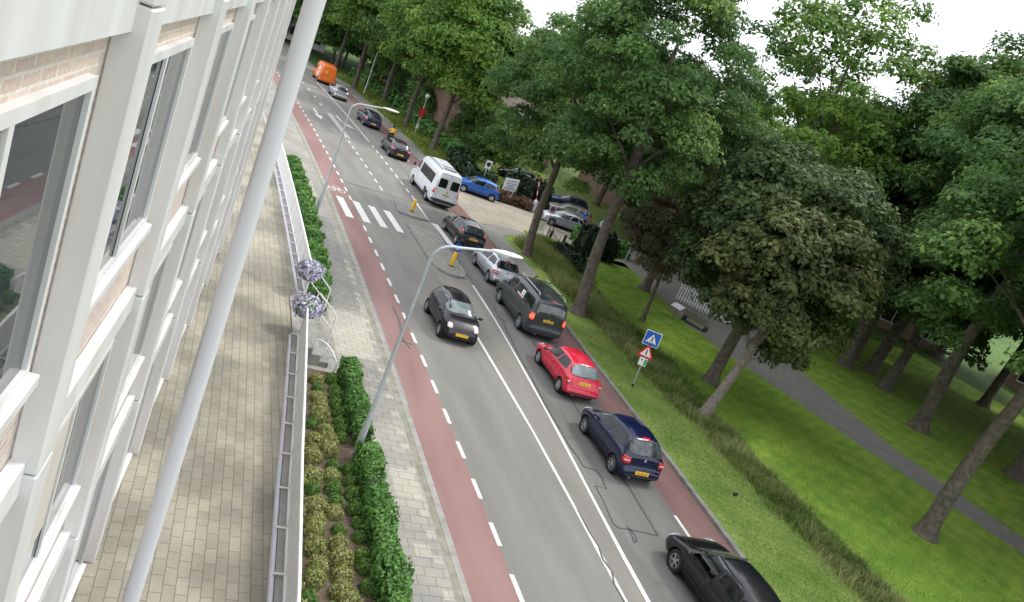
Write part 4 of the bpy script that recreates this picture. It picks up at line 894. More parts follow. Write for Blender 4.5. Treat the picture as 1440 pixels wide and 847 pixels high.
A_, B_ = SP(9.55, -4.28, 0) - O, SP(8.95, -3.66, 0) - O
pts = [A_.lerp(B_, u) + Vector((0, 0, z)) for u, z in ((0, .0), (-.03, .35), (0, .70), (.04, .8), (.25, .84), (.5, .82), (.75, .72), (1.0, .55), (1.12, .40), (1.1, .2), (1.06, 0))]
MB().tube(pts, .026, 10).build('tube', white_p, hp, True)
for p in (pts[0], pts[-1]): MB().lathe([(0, .022), (.06, .022), (.06, .03), (0, .03)], 12, Matrix.Translation((p.x, p.y, 0))).build('foot_plate', galv, hp)
strip('step_kerb', kerb_m, 10.05, 10.2, -4.9, -3.3, .03, thick=.05)

# the building: straight facade just left of the viewer
BO = SP(-12.67, -9.35, 0); BU = (SP(12, -7.55, 0) - BO).normalized(); BV = Vector((-BU.y, BU.x, 0))
B4 = Matrix(((BU.x, BV.x, 0, BO.x), (BU.y, BV.y, 0, BO.y), (0, 0, 1, 0), (0, 0, 0, 1)))
wallp = mat('pale_render', (.66, .62, .58), .85, var=.06, scale=1.5, bump=.1); wallk = paver_mat('pink_brick', (.50, .40, .35), (.58, .48, .43), (.62, .59, .55), w=.22, h=.07, msize=.01)
pr0 = random.Random(3); blind_m = mat('fabric_blind', (.55, .52, .46), .9, var=.05); glass_f = mat('window_glass', (.03, .04, .045), .02, 0, spec=1.0, var=.3, scale=.5)
bl_r = empty('building', BO, 0, 'pale rendered apartment building with white pilasters rising along the terrace', 'building')
B0 = Matrix.Translation(-BO) @ B4
def facade_brick():
    m = wallk; n, l = m.node_tree.nodes, m.node_tree.links; t = n.new('ShaderNodeTexCoord'); d = n.new('ShaderNodeVectorMath'); d.operation = 'DOT_PRODUCT'; d.inputs[1].default_value = tuple(BU)
    sx = n.new('ShaderNodeSeparateXYZ'); cx_ = n.new('ShaderNodeCombineXYZ'); l.new(t.outputs['Object'], d.inputs[0]); l.new(t.outputs['Object'], sx.inputs[0]); l.new(d.outputs['Value'], cx_.inputs[0]); l.new(sx.outputs['Z'], cx_.inputs[1])
    for nd in list(n):
        if nd.type in ('MAPPING', 'TEX_NOISE'):
            for k in list(nd.inputs['Vector'].links): l.remove(k)
            l.new(cx_.outputs[0], nd.inputs['Vector'])
facade_brick()
U0, U1 = -14., 27.
m_ = MB(); m_.box(U0, U1, .22, 9, -.05, 16.4, 0, B0); m_.build('wall', [wallk], bl_r)
frame_w = mat('window_frame_white', (.76, .77, .78), .45, var2=(.60, .595, .57), scale=2.6, bump=.03); streaky(frame_w)
nb = 13
for i in range(nb + 1):
    u = U0 + (U1 - U0) * i / nb
    for k in range(5): MB().box(u - .17, u + .17, .04, .219, TZ + (k * 3.05 if k else 0), TZ + (k + 1) * 3.05 - .012, 0, B0, .012).build('pilaster', frame_w, bl_r)
for fl in range(5):
    z = TZ + fl * 3.05
    if fl: 
        MB().box(U0, U1, .12, .215, z - .16, z + .10, 0, B0).build('floor_band', frame_w, bl_r)
    for i in range(nb):
        a = U0 + (U1 - U0) * i / nb + .42; b = U0 + (U1 - U0) * (i + 1) / nb - .42; z0, z1 = z + (.85 if fl else .15), z + 2.65
        m_ = MB(); m_.box(a, b, .17, .219, z0, z0 + .07, 0, B0); m_.box(a, b, .17, .219, z1 - .07, z1, 0, B0)
        for q in (a, (a + b) / 2 - .03, b - .06): m_.box(q, q + .06, .172, .218, z0 + .07, z1 - .07, 0, B0)
        w_ = m_.build('window', frame_w, bl_r)
        MB().box(a + .06, b - .06, .20, .217, z0 + .07, z1 - .07, 0, B0).build('pane', glass_f, w_)
        g_ = MB()
        for q in (a + .06, (a + b) / 2 + .03): g_.box(q, q + .012, .196, .2, z0 + .07, z1 - .07, 0, B0); g_.box(q + (b - a) / 2 - .10, q + (b - a) / 2 - .088, .196, .2, z0 + .07, z1 - .07, 0, B0) if q < a + .1 else None
        g_.build('rubber_seal', dark_m, w_)
        if pr0.random() < .75: h_ = pr0.uniform(.5, 1.3); MB().box(a + .1, (a + b) / 2 - .05, .19, .195, z1 - .1 - h_, z1 - .1, 0, B0).build('blind', blind_m, w_)
        MB().box(a - .05, b + .05, .12, .219, z0 - .07, z0, 0, B0).build('sill', frame_w, w_)
MB().box(U0 - .1, U1 + .1, -.15, 9.1, 16.4, 16.7, 0, B0).build('roof_edge', frame_w, bl_r)
# round white column standing on the terrace
cpx = Vector((-.352, .936, 0)) * 8.6; cpx.z = TZ
cr_ = empty('column', cpx, 0, 'thick round white column standing on the terrace close to the viewer', 'column')
MB().lathe([(0, 0), (.2, 0), (.2, .05), (.105, .08), (.105, 10.3), (.0, 10.3)], 40).build('shaft', mat('column_paint', (.66, .67, .70), .32, var=.03, scale=1), cr_, True)
MB().lathe([(.10, 10.0), (.122, 10.005), (.122, 10.06), (.105, 10.08), (.105, 13), (0, 13)], 40).build('upper_shaft', white_p, cr_, True)

# ================================================================== LAMPS, SIGNS, STREET FURNITURE
def street_lamp(s, t, label, hgt=6.0, arm=2.1):
    r = empty('street_lamp', SP(s, t, 0), YAW(s) - PI / 2, label, 'street lamp', 'curved arm street lamps along the pavement')   # local +x points across the road
    MB().lathe([(0, 0), (.085, 0), (.085, 1.15), (.062, 1.25), (.045, hgt - .35), (0, hgt - .35)], 16).build('pole', galv, r, True)
    m_ = MB(); R_ = .55; pts = [(0, 0, hgt - .4)]
    for k in range(9):
        a = PI / 2 * k / 8; pts.append((R_ - R_ * math.cos(a), 0, hgt - .35 + R_ * math.sin(a) * .8))
    pts.append((arm - .15, 0, hgt + .26)); m_.tube(pts, .036, 10); m_.build('arm', galv, r, True)
    h = MB(); pr_ = [(0, .02), (.1, .055), (.35, .10), (.6, .09), (.8, .05), (.86, .01)]
    vs, fs = [], []; n = 14
    for x, w in pr_:
        for j in range(n):
            a = 2 * PI * j / n; vs.append((arm - .2 + x, w * 1.25 * math.cos(a), hgt + .29 + .03 * x + w * .62 * math.sin(a)))
    for i in range(len(pr_) - 1):
        for j in range(n): fs.append((i * n + j, i * n + (j + 1) % n, (i + 1) * n + (j + 1) % n, (i + 1) * n + j))
    fs += [tuple(range(n)), tuple(reversed(range((len(pr_) - 1) * n, len(pr_) * n)))]
    h.add(vs, fs); h.build('lamp_head', mat('lamp_head_white', (.78, .79, .80), .35, var=.05), r, True)
    MB().box(-.09, -.05, -.045, .045, .5, .9, bev=.01).build('hatch', galv, r)
street_lamp(4.37, -3.44, 'tall grey street lamp with a curved arm rising from the near planting bed', 6.12, 1.55)
street_lamp(26.21, -2.71, 'farther grey street lamp with a curved arm beside the upper hedge', 6.0, 1.65)
street_lamp(85.9, 11.6, 'distant street lamp on the verge beyond the silver car', 6.0, 1.6)

def crossing_sign():
    s, t = 13.72, 10.26; r = empty('traffic_sign', SP(s, t, .08), math.radians(-90) + .3, 'leaning pole with a blue zebra crossing sign above a red warning triangle', 'traffic sign')
    r.rotation_euler = (math.radians(3), math.radians(3.5), math.radians(-98)); r.location.z -= .12        # local +x faces the traffic
    MB().tube([(0, 0, 0), (0, 0, 2.6)], .03, 12).build('pole', galv, r, True)
    sq = MB(); sq.box(.036, .05, -.34, .34, 2.16, 2.84, bev=.004); b = sq.build('blue_plate', white_s, r)
    MB().prism(smooth_poly([(-.315, -.315), (.315, -.315), (.315, .315), (-.315, .315)], .04), 0, .004, 0, Tr(.0505, 0, 2.5) @ Matrix.Rotation(PI / 2, 4, 'Z') @ Matrix.Rotation(PI / 2, 4, 'X')).build('blue_field', blue_s, b)
    TT = Tr(.0555, 0, 2.5) @ Matrix.Rotation(PI / 2, 4, 'Z') @ Matrix.Rotation(PI / 2, 4, 'X')
    MB().prism([(-.24, -.2), (.24, -.2), (0, .22)], 0, .003, 0, TT).build('white_triangle', white_s, b)
    m_ = MB(); T2 = TT @ Matrix.Translation((0, 0, .0035))
    m_.prism([(-.02, .05), (.035, .05), (.045, -.03), (.02, -.04), (.06, -.13), (.03, -.13), (0, -.06), (-.04, -.13), (-.07, -.12), (-.02, -.04)], 0, .003, 0, T2)
    m_.prism([(.03 * math.cos(a), .085 + .03 * math.sin(a)) for a in [2 * PI * i / 10 for i in range(10)]], 0, .003, 0, T2)
    for k in range(5): m_.prism([(-.17 + k * .08, -.19), (-.13 + k * .08, -.19), (-.13 + k * .08, -.15), (-.17 + k * .08, -.15)], 0, .003, 0, T2)
    m_.build('walking_figure', black_s, b)
    TT = Tr(.04, 0, 1.82) @ Matrix.Rotation(PI / 2, 4, 'Z') @ Matrix.Rotation(PI / 2, 4, 'X')
    tri = lambda k: smooth_poly([(-.37 * k, -.22 * k), (.37 * k, -.22 * k), (0, .42 * k)], .05)
    w = MB().prism(tri(1), 0, .012, 0, TT).build('red_triangle', red_s, r)
    MB().prism(tri(.68), .0125, .016, 0, TT).build('white_field', white_s, w)
    MB().prism([(-.03, -.09), (.03, -.09), (.022, .12), (.03, .17), (-.03, .17), (-.022, .12)], .0165, .019, 0, TT).build('bold_arrow', black_s, w)
    w = MB().box(.036, .048, -.17, .17, 1.2, 1.57, bev=.003).build('white_plate', white_s, r)
    MB().box(.0485, .051, .05, .15, 1.24, 1.53).build('green_stripe', green_s, w); MB().box(.0485, .051, -.1, -.03, 1.42, 1.5).build('green_mark', green_s, w)
    MB().lathe([(0, .0), (.05, 0), (.05, .25), (.03, .27)], 10).build('foot', dark_m, r)
crossing_sign()
def pole_sign(s, t, yaw, hgt, label, w, h, face, zc=None, disc=None, name='traffic_sign', cat='traffic sign', pr=.028):
    r = empty(name, SP(s, t, .08), yaw, label, cat); zc = zc or hgt - h / 2
    MB().tube([(0, 0, 0), (0, 0, hgt)], pr, 10).build('pole', galv, r, True)
    p = MB().box(.03, .045, -w / 2, w / 2, zc - h / 2, zc + h / 2, bev=.003).build('panel', face, r)
    if disc:
        T = Tr(.0455, 0, zc + .03) @ Matrix.Rotation(PI / 2, 4, 'Y'); rr = min(w, h) * .36
        MB().lathe([(0, 0), (rr, 0), (rr, .004), (0, .004)], 24, T).build('disc', disc, p)
        if disc is not black_s:
            MB().lathe([(rr * .78, .005), (rr, .005), (rr, .008), (rr * .78, .008)], 24, T).build('rim', red_s, p)
            MB().box(-rr * .09, rr * .09, -rr * .9, rr * .9, .005, .009, 0, T @ Matrix.Rotation(PI / 4, 4, 'Z')).build('bar', red_s, p)
    return r, p
FY = YAW(40) + PI + .15                                   # facing the viewer
pole_sign(47.6, 13.6, FY, 2.7, 'white square sign with a dark round symbol beside the blue car', .55, .7, white_s, disc=black_s)
pole_sign(38.9, 16.1, FY, 2.3, 'white sign with a blue and red no stopping disc, right of the left oak trunk', .62, .62, white_s, disc=mat('sign_violet', (.14, .09, .45), .4, var=.05))
pole_sign(38.6, 15.6, FY, 1.0, 'low white plate standing behind the left oak trunk', .5, .8, white_s, zc=.6, name='notice_board', cat='notice board')
r, p = pole_sign(66, 12.61, FY, 4.1, 'lamp post with a round white globe and a red banner on the verge', .62, .95, red_s, zc=2.6, name='lamp_post', cat='lamp post', pr=.05)
MB().ball((0, 0, 4.35), .24).build('globe', white_s, r, 'all'); MB().box(.05, .09, -.14, .14, .9, 1.3, bev=.01).build('small_plate', white_s, r)
pole_sign(72, 17.5, FY, 5.4, 'thin grey pole with a white cap beyond the banner post', .18, .3, white_s, name='lamp_post', cat='lamp post')
pole_sign(63.5, 20.5, FY, 4.2, 'thin white flag pole near the brick house', .12, .4, white_s, name='flag_pole', cat='flag pole')
r, p = pole_sign(38.4, 23.55, FY - .2, 3.1, 'white post carrying a tall blue banner at the far end of the lawn', .1, .1, white_s, name='banner_post', cat='banner post', pr=.06)
MB().box(-.02, .02, -.75, -.1, 2.0, 3.6, bev=.01).build('banner', blue_s, r)
# white text board on two legs
wb_ = empty('notice_board', SP(47.5, 16.1, .05), FY + .35, 'slanted white notice board with blue lettering above the pink shrubs', 'notice board')
for y in (-.7, .7): MB().box(-.03, .03, y - .04, y + .04, 0, 1.95).build('leg', white_s, wb_)
q = MB().box(.03, .07, -.95, .95, .85, 1.95, bev=.01).build('panel', white_s, wb_)
m_ = MB()
for k, (z, w) in enumerate(((1.72, .62), (1.5, .7), (1.3, .4), (1.08, .66))):
    y = -w
    while y < w: l_ = random.uniform(.05, .16); m_.box(.0705, .074, y, min(y + l_, w), z - .04, z + .04); y += l_ + .05
m_.build('lettering', blue_s, q)
# raised barrier
br_ = empty('barrier', SP(46.8, 18.6, 0), FY, 'raised red and white barrier arm beside the left oak trunk', 'barrier')
MB().box(-.15, .15, -.15, .15, 0, 1.0, bev=.02).build('housing', white_s, br_)
for k in range(6): MB().box(-.02, .02, -.04, .04, -.0 + k * .36, .36 + k * .36, 0, Tr(.0, 0, .8, 0, .25)).build('arm_section', red_s if k % 2 else white_s, br_)
for s, t, lb in ((38.75, 16.75, 'short dark bollard nearest the low white plate'), (38.7, 17.95, 'short dark bollard next to the black iron fence')):
    b_ = empty('bollard', SP(s, t, 0), 0, lb, 'bollard'); MB().lathe([(0, 0), (.11, 0), (.11, .42), (.13, .44), (.13, .52), (.09, .58), (0, .58)], 14).build('post', dark_m, b_, True); MB().lathe([(0, 0), (.17, 0), (.17, .04), (0, .04)], 14).build('foot', kerb_m, b_)
def iron_fence(pts, label):
    f_ = empty('iron_fence', SP(*pts[0], .08), 0, label, 'fence'); O = f_.location
    for i in range(len(pts) - 1):
        a, b = SP(*pts[i], .08) - O, SP(*pts[i + 1], .08) - O; n = int((b - a).length / .14); m_ = MB()
        for k in range(1, n): p_ = a.lerp(b, k / n); m_.box(p_.x - .01, p_.x + .01, p_.y - .01, p_.y + .01, .12, 1.12)
        m_.tube([a + Vector((0, 0, .14)), b + Vector((0, 0, .14))], .018, 6); m_.tube([a + Vector((0, 0, 1.1)), b + Vector((0, 0, 1.1))], .018, 6)
        m_.build('bar_panel', dark_m, f_)
    for s, t in pts: p_ = SP(s, t, .08) - O; MB().box(p_.x - .035, p_.x + .035, p_.y - .035, p_.y + .035, 0, 1.3, bev=.01).build('post', dark_m, f_)
iron_fence([(36.3, 15.4), (35.9, 17.6), (36.2, 19.6)], 'black iron fence at the corner of the lawn behind the dark shrubs')
iron_fence([(35.9, 14.9), (33.2, 14.5), (30.6, 14.25)], 'black iron fence running beside the tall grass between the oaks')
# bench and information desk on the park path
wood = mat('weathered_wood', (.20, .17, .15), .85, var=.3, scale=7)
bn = empty('bench', SP(25.9, 21.9, .1), YAW(26) + .5, 'grey wooden planter bench by the park path behind the lawn', 'bench')
MB().box(-.9, .9, -.3, .3, .36, .44, bev=.02).build('seat', wood, bn); MB().box(-.9, .9, .25, .31, .44, .82, bev=.02).build('backrest', wood, bn)
for x in (-.8, .8): MB().box(x - .05, x + .05, -.28, .28, 0, .36).build('leg', dark_m, bn)
dk = empty('information_desk', SP(26.1, 20.25, .09), YAW(26) - 1.2, 'small white slanted information board on a brown post at the edge of the lawn', 'information board')
MB().box(-.06, .06, -.06, .06, 0, .85).build('post', wood, dk); MB().box(-.25, .25, -.4, .4, -.02, .02, 0, Tr(0, 0, .9, 0, 0, -.45), .01).build('panel', white_s, dk)
# white slatted fence
sf = empty('slatted_fence', SP(31, 23.6, .1), 0, 'white slatted fence behind the small brown leaved tree', 'fence'); O = sf.location
a, b = SP(31.2, 23.9, .1) - O, SP(27.6, 27.5, .1) - O; m_ = MB(); n = 26
for k in range(n + 1): p_ = a.lerp(b, k / n); m_.box(p_.x - .04, p_.x + .04, p_.y - .02, p_.y + .02, .05, 1.25 + .03 * (k % 2))
m_.build('slats', white_s, sf); m_ = MB()
for z in (.3, 1.0): m_.tube([a + Vector((0, 0, z)), b + Vector((0, 0, z))], .03, 6)
m_.build('rail', white_s, sf)
ball_ = empty('rubbish_bag', SP(6.15, 10.6, .0), 0, 'small black object lying on the mown verge near the dark blue car', 'litter')
MB().ball((0, 0, .15), (.09, .07, .07), 0, 10, 6).build('bag', black_s, ball_, 'all'); MB().ball((.06, .03, .2), (.03, .03, .04), 0, 8, 6).build('knot', black_s, ball_, 'all')

# ================================================================== HOUSES
brick = paver_mat('brown_brick', (.20, .125, .095), (.26, .165, .125), (.20, .18, .16), w=.22, h=.075, msize=.01); tilem = mat('roof_tiles', (.11, .075, .065), .85, var=.3, scale=2.5, bump=.3)
brick_w = mat('brown_brick_wall', (.25, .165, .125), .9, var=.2, scale=1.6, bump=.2); whitew = mat('white_stucco', (.74, .73, .70), .85, var=.05)
def house(x, y, yaw, L_, D_, H_, label, wall=brick_w, roof=3.0, rows=2, cols=4, band=True):
    r = empty('house', (x, y, 0), yaw, label, 'house')
    MB().box(-L_ / 2, L_ / 2, 0, D_, -.1, H_).build('wall', wall, r)
    m_ = MB(); e = .4; m_.add([(-L_ / 2 - e, -e, H_), (L_ / 2 + e, -e, H_), (L_ / 2 + e, D_ + e, H_), (-L_ / 2 - e, D_ + e, H_), (-L_ / 2 - e, D_ / 2, H_ + roof), (L_ / 2 + e, D_ / 2, H_ + roof)], [(0, 1, 5, 4), (2, 3, 4, 5), (0, 4, 3), (1, 2, 5), (0, 3, 2, 1)])
    rf_ = m_.build('roof', tilem, r); MB().box(-L_ / 4 - .4, -L_ / 4 + .4, D_ / 2 - .4, D_ / 2 + .4, H_ + roof * .6, H_ + roof + .9).build('chimney', wall, rf_)
    if band: MB().box(-L_ / 2 - .42, L_ / 2 + .42, -.5, -.405, H_ - .12, H_ + .14).build('gutter', frame_w, r)
    for i in range(cols):
        for j in range(rows):
            cx_ = -L_ / 2 + (i + .5) * L_ / cols; z0 = .9 + j * 2.8; w = L_ / cols * .62; h = 1.5
            if j == 0 and i == 1:
                d = MB().box(cx_ - .5, cx_ + .5, -.04, -.002, 0.05, 2.2).build('door', blue_s if wall is brick_w else dark_m, r); MB().ball((cx_ + .38, -.07, 1.1), .04).build('handle', galv, d); continue
            m_ = MB(); m_.box(cx_ - w / 2, cx_ + w / 2, -.06, -.003, z0, z0 + .09); m_.box(cx_ - w / 2, cx_ + w / 2, -.06, -.003, z0 + h - .09, z0 + h)
            for q in (-w / 2, -.04, w / 2 - .08): m_.box(cx_ + q, cx_ + q + .08, -.058, -.003, z0 + .09, z0 + h - .09)
            w_ = m_.build('window', frame_w, r); MB().box(cx_ - w / 2 + .08, cx_ + w / 2 - .08, -.03, -.004, z0 + .09, z0 + h - .09).build('pane', glass, w_)
            MB().box(cx_ - w / 2 - .08, cx_ + w / 2 + .08, -.12, -.002, z0 - .1, z0).build('sill', kerb_l, w_)
def hface(s, t, extra=0.): p = SP(s, t); return p.x, p.y, YAW(s) - PI / 2 + extra
x, y, w = hface(100, 27); house(x, y, w + .35, 14, 9, 5.6, 'brown brick house with a white gutter and blue front door, far up the street')
x, y, w = hface(73, 26); house(x, y, w + .3, 16, 9, 5.8, 'brown brick house with wide dark windows behind the globe lamp post')
x, y, w = hface(64, 47); house(x, y, w + .2, 18, 10, 6, 'brown brick house at the back of the square behind the parked cars')
house(-55, 133, .4, 17, 9, 7.6, 'distant white house with a low roof beyond the orange van', whitew, roof=2)
house(34, 88, -.35, 24, 10, 6.4, 'brown brick house behind the park trees on the right', roof=3.5, cols=6)
house(62, 76, -.6, 24, 10, 6.4, 'brown brick row house farthest right behind the park trees', roof=3.5, cols=6)
#@@PART4
# ================================================================== VEGETATION
rng = np.random.default_rng(11)
def leaf_mesh(name, C, Nrm, size, tone, asp=1.7, jit=.35):
    """C: leaf centres (n,3); Nrm: facing; makes one folded diamond per leaf and stores a 'tone' per face"""
    n = len(C); Nn = Nrm + rng.normal(0, jit, (n, 3)); Nn /= np.linalg.norm(Nn, axis=1, keepdims=True) + 1e-9
    R_ = rng.normal(0, 1, (n, 3)); U = np.cross(Nn, R_); U /= np.linalg.norm(U, axis=1, keepdims=True) + 1e-9; V = np.cross(Nn, U)
    sz = (size * rng.uniform(.4, 1.6, n))[:, None]
    P = np.empty((n, 4, 3)); P[:, 0] = C - U * sz * asp / 2; P[:, 1] = C - V * sz / 2 + Nn * sz * .15; P[:, 2] = C + U * sz * asp / 2; P[:, 3] = C + V * sz / 2 + Nn * sz * .15
    me = bpy.data.meshes.new(name); me.vertices.add(4 * n); me.vertices.foreach_set('co', P.reshape(-1).astype(np.float32))
    me.loops.add(4 * n); me.loops.foreach_set('vertex_index', np.arange(4 * n, dtype=np.int32)); me.polygons.add(n)
    me.polygons.foreach_set('loop_start', np.arange(0, 4 * n, 4, dtype=np.int32)); me.polygons.foreach_set('loop_total', np.full(n, 4, dtype=np.int32))
    a = me.attributes.new('tone', 'FLOAT', 'FACE'); a.data.foreach_set('value', np.clip(tone, 0, 1).astype(np.float32)); me.update(); return me
def unit(n): v = rng.normal(0, 1, (n, 3)); return v / np.linalg.norm(v, axis=1, keepdims=True)
def tree_meshes(H, rx, rz, zc, lumps, per, leaf, lean=(0, 0), trunk_r=.3, fork=.3, lr=(.9, 1.5), seed=1, limbs=9, shell=.5, flat=1.0, open_=0.):
    """returns (trunk mesh builder, crown mesh). The crown is many leaf clumps round the ends of the limbs."""
    global rng; rng = np.random.default_rng(seed); rnd = random.Random(seed)
    c = np.array([lean[0] * zc / H, lean[1] * zc / H, zc])
    mb = MB(); tp = lambda z: Vector((lean[0] * z / H + .12 * math.sin(z * .7 + seed), lean[1] * z / H + .12 * math.cos(z * .5 + seed), z))
    zs = [0, .12, .35, .8, 1.6] + [1.6 + (H * .82 - 1.6) * k / 8 for k in range(1, 9)]
    rs = [trunk_r * (2.0 if z == 0 else 1.5 if z < .2 else 1.15 if z < .5 else 1 - .85 * (z / (H * .9)) ** 1.15) for z in zs]
    mb.tube([tp(z) - Vector((0, 0, .1 if z == 0 else 0)) for z in zs], [max(r, .03) for r in rs], 12)
    ends = []
    for k in range(limbs):
        z = H * (fork + (.62 - fork) * k / limbs); a = k * 2.4 + seed; p0 = tp(z); ro_ = max(.05, trunk_r * (1 - .85 * (z / (H * .9)) ** 1.15) * .5)
        d = Vector((math.cos(a), math.sin(a), 0)); reach = rx * rnd.uniform(.55, .85) * (1 - .3 * k / limbs); rise = rz * rnd.uniform(.15, .8)
        pts = [p0 + d * reach * u + Vector((0, 0, rise * (u ** .75))) + Vector((rnd.uniform(-.2, .2), rnd.uniform(-.2, .2), 0)) * u for u in (0, .25, .5, .75, 1)]
        mb.tube(pts, [ro_, ro_ * .8, ro_ * .6, ro_ * .4, ro_ * .22], 7); ends.append(pts[-1])
        for j in range(3):
            b = pts[1 + j]; a2 = a + rnd.choice((-1, 1)) * rnd.uniform(.5, 1.2); d2 = Vector((math.cos(a2), math.sin(a2), rnd.uniform(.1, .9)))
            L_ = reach * rnd.uniform(.35, .6); e = b + d2 * L_; mb.tube([b, b.lerp(e, .5) + Vector((0, 0, .1)), e], [ro_ * .4, ro_ * .25, ro_ * .1], 5); ends.append(e)
    U = unit(lumps * 3); U = U[U[:, 2] > -.75][:lumps]; rad = rng.uniform(shell, 1., (len(U), 1)) ** .6
    L = c + U * rad * np.array([rx, rx, rz]); L[:, 2] = np.where(L[:, 2] < zc, zc + (L[:, 2] - zc) * flat, L[:, 2])
    E_ = np.array([list(e) for e in ends]); L = np.vstack([L, E_]); n = len(L)
    if open_: L = L[rng.random(n) > open_]; n = len(L)
    R_ = rng.uniform(lr[0], lr[1], n); lt = rng.normal(0, .16, n); k = np.maximum(20, (per * (R_ / R_.mean()) ** 2)).astype(int)
    idx = np.repeat(np.arange(n), k); m = len(idx); D = unit(m); D[:, 2] = np.where(D[:, 2] < -.35, -D[:, 2] * .6, D[:, 2]); D /= np.linalg.norm(D, axis=1, keepdims=True)
    rr_ = rng.uniform(.55, 1.08, m) ** .7; q = 1 + .22 * np.sin(D[:, 0] * 7 + idx) * np.cos(D[:, 1] * 6 + idx * 2)
    C = L[idx] + D * (R_[idx] * rr_ * q)[:, None] * np.array([1, 1, .72])
    out = (C - c) / np.array([rx, rx, rz]); out /= np.linalg.norm(out, axis=1, keepdims=True) + 1e-6
    N_ = D * .7 + out * .3 + np.array([0, 0, .35])
    return mb, leaf_mesh('crown', C, N_, leaf, .45 + lt[idx] + rng.normal(0, .2, m))
oak_l = leaf_mat('oak_leaves', (.048, .115, .036), (.145, .265, .068), (.28, .40, .10), transl=.45)
oak_y = leaf_mat('fresh_leaves', (.065, .15, .03), (.19, .32, .05), (.31, .43, .08), transl=.45)
dark_l = leaf_mat('dark_leaves', (.035, .07, .025), (.10, .16, .05), (.19, .26, .085), transl=.42)
brown_l = leaf_mat('brown_purple_leaves', (.085, .08, .045), (.17, .16, .085), (.25, .235, .12), transl=.35)
olive_l = leaf_mat('olive_leaves', (.05, .08, .028), (.14, .17, .055), (.25, .27, .10), transl=.42)
hedge_l = leaf_mat('hedge_leaves', (.07, .18, .045), (.18, .36, .09), (.30, .50, .16), transl=.25)
yew_l = leaf_mat('yew_leaves', (.012, .03, .014), (.03, .06, .025), transl=.1)
def plant_tree(proto, s, t, label, name='oak_tree', cat='tree', group='street and park trees', rz=0., sc=1., xy=None, lean=None, leafm=None):
    tm_, cm_ = proto['trunk'], proto['crown']; p = SP(s, t, .05) if xy is None else Vector((*xy, 0))
    r = empty(name, p, rz, label, cat, group); r.scale = (sc, sc, sc)
    if lean: r.rotation_euler = (lean[0], lean[1], rz)
    for nm, me in (('trunk', tm_), ('crown', cm_)):
        o = bpy.data.objects.new(nm, me); COL.objects.link(o); o.parent = r
    return r
def proto(lm, bk=bark, **k):
    mb, cm_ = tree_meshes(**k); cm_.materials.append(lm); o = mb.build('trunk', bk, None, 'all'); tm_ = o.data; bpy.data.objects.remove(o)
    return dict(trunk=tm_, crown=cm_)
PA = proto(oak_l, H=16.5, rx=5.4, rz=6.2, zc=10.2, lumps=135, per=560, leaf=.115, lean=(.3, .3), trunk_r=.30, fork=.36, seed=3, lr=(.65, 1.4), open_=.2)
PB = proto(oak_l, H=18, rx=5.6, rz=6.8, zc=11.6, lumps=140, per=560, leaf=.11, lean=(.2, .5), trunk_r=.34, fork=.40, seed=8, lr=(.65, 1.4), open_=.2)
PC = proto(oak_y, H=16, rx=5.2, rz=6, zc=10.4, lumps=120, per=330, leaf=.18, trunk_r=.30, fork=.3, seed=5, lr=(1, 1.8))
PD = proto(oak_l, H=16, rx=5.6, rz=6, zc=10.2, lumps=120, per=330, leaf=.18, trunk_r=.30, fork=.34, seed=15, lr=(1, 1.8))
PG = proto(brown_l, H=7.6, rx=3.0, rz=2.5, zc=5.3, lumps=100, per=330, leaf=.085, lean=(.1, .0), trunk_r=.13, fork=.32, seed=21, lr=(.4, .8))
PI_ = proto(olive_l, bark_l, H=10.5, rx=3.1, rz=3.4, zc=7.0, lumps=95, per=260, leaf=.13, lean=(1.5, .4), trunk_r=.24, fork=.28, seed=31, lr=(.45, 1.0), open_=.15)
PJ = proto(dark_l, H=15, rx=6, rz=6, zc=9.5, lumps=150, per=380, leaf=.17, trunk_r=.42, fork=.25, seed=37, lr=(.9, 1.6))
PK = proto(oak_y, H=21, rx=6, rz=8, zc=13, lumps=110, per=300, leaf=.15, trunk_r=.34, fork=.3, seed=41, lr=(.8, 1.5), open_=.15)
PF = proto(oak_l, H=13, rx=5.5, rz=5.5, zc=7.2, lumps=90, per=220, leaf=.26, trunk_r=.28, fork=.2, seed=51, lr=(1.2, 2.1))
PS = proto(oak_l, H=11, rx=4.8, rz=5, zc=5.6, lumps=80, per=220, leaf=.22, trunk_r=.22, fork=.15, seed=57, lr=(1.1, 1.9))
plant_tree(PA, 31.14, 11.6, 'oak with a leaning trunk at the tip of the grass island by the side street', lean=(.0, -.10), sc=.94)
plant_tree(PB, 22.0, 11.05, 'tall oak with a thick leaning trunk on the verge beside the dark grey van', lean=(0.0, -.06))
plant_tree(PC, 59.45, 12.75, 'street oak just up the road from the white minibus', rz=1.)
plant_tree(PC, 69.58, 12.62, 'street oak with a dark slim trunk beside the globe lamp post', rz=2.3, sc=.97)
plant_tree(PD, 84.6, 13.8, 'street oak with a forked low limb, second beyond the banner post', rz=.7)
plant_tree(PC, 90, 11.2, 'street oak at the kerb beside the small silver car', rz=4.1, sc=1.08)
plant_tree(PD, 106, 12.4, 'farthest street oak behind the orange van', rz=4)
plant_tree(PG, 23.96, 16.53, 'small slender tree with brown purple leaves standing on the lawn', 'plum_tree')
plant_tree(PJ, 31.2, 21.15, 'dark crowned tree with an upright trunk at the far edge of the lawn', 'maple_tree', sc=.78)
plant_tree(PI_, 12.22, 13.33, 'tree with a pale forking trunk and dark leaves at the edge of the mown verge', 'maple_tree', rz=.4)
plant_tree(PJ, 16.75, 16.88, 'dark maple with a stout shaded trunk behind the pale forked one', 'maple_tree', rz=1.2, sc=.8)
plant_tree(PK, 33, 30, 'tall airy ash with bright leaves rising behind the park', 'ash_tree', rz=.6, sc=1.15)
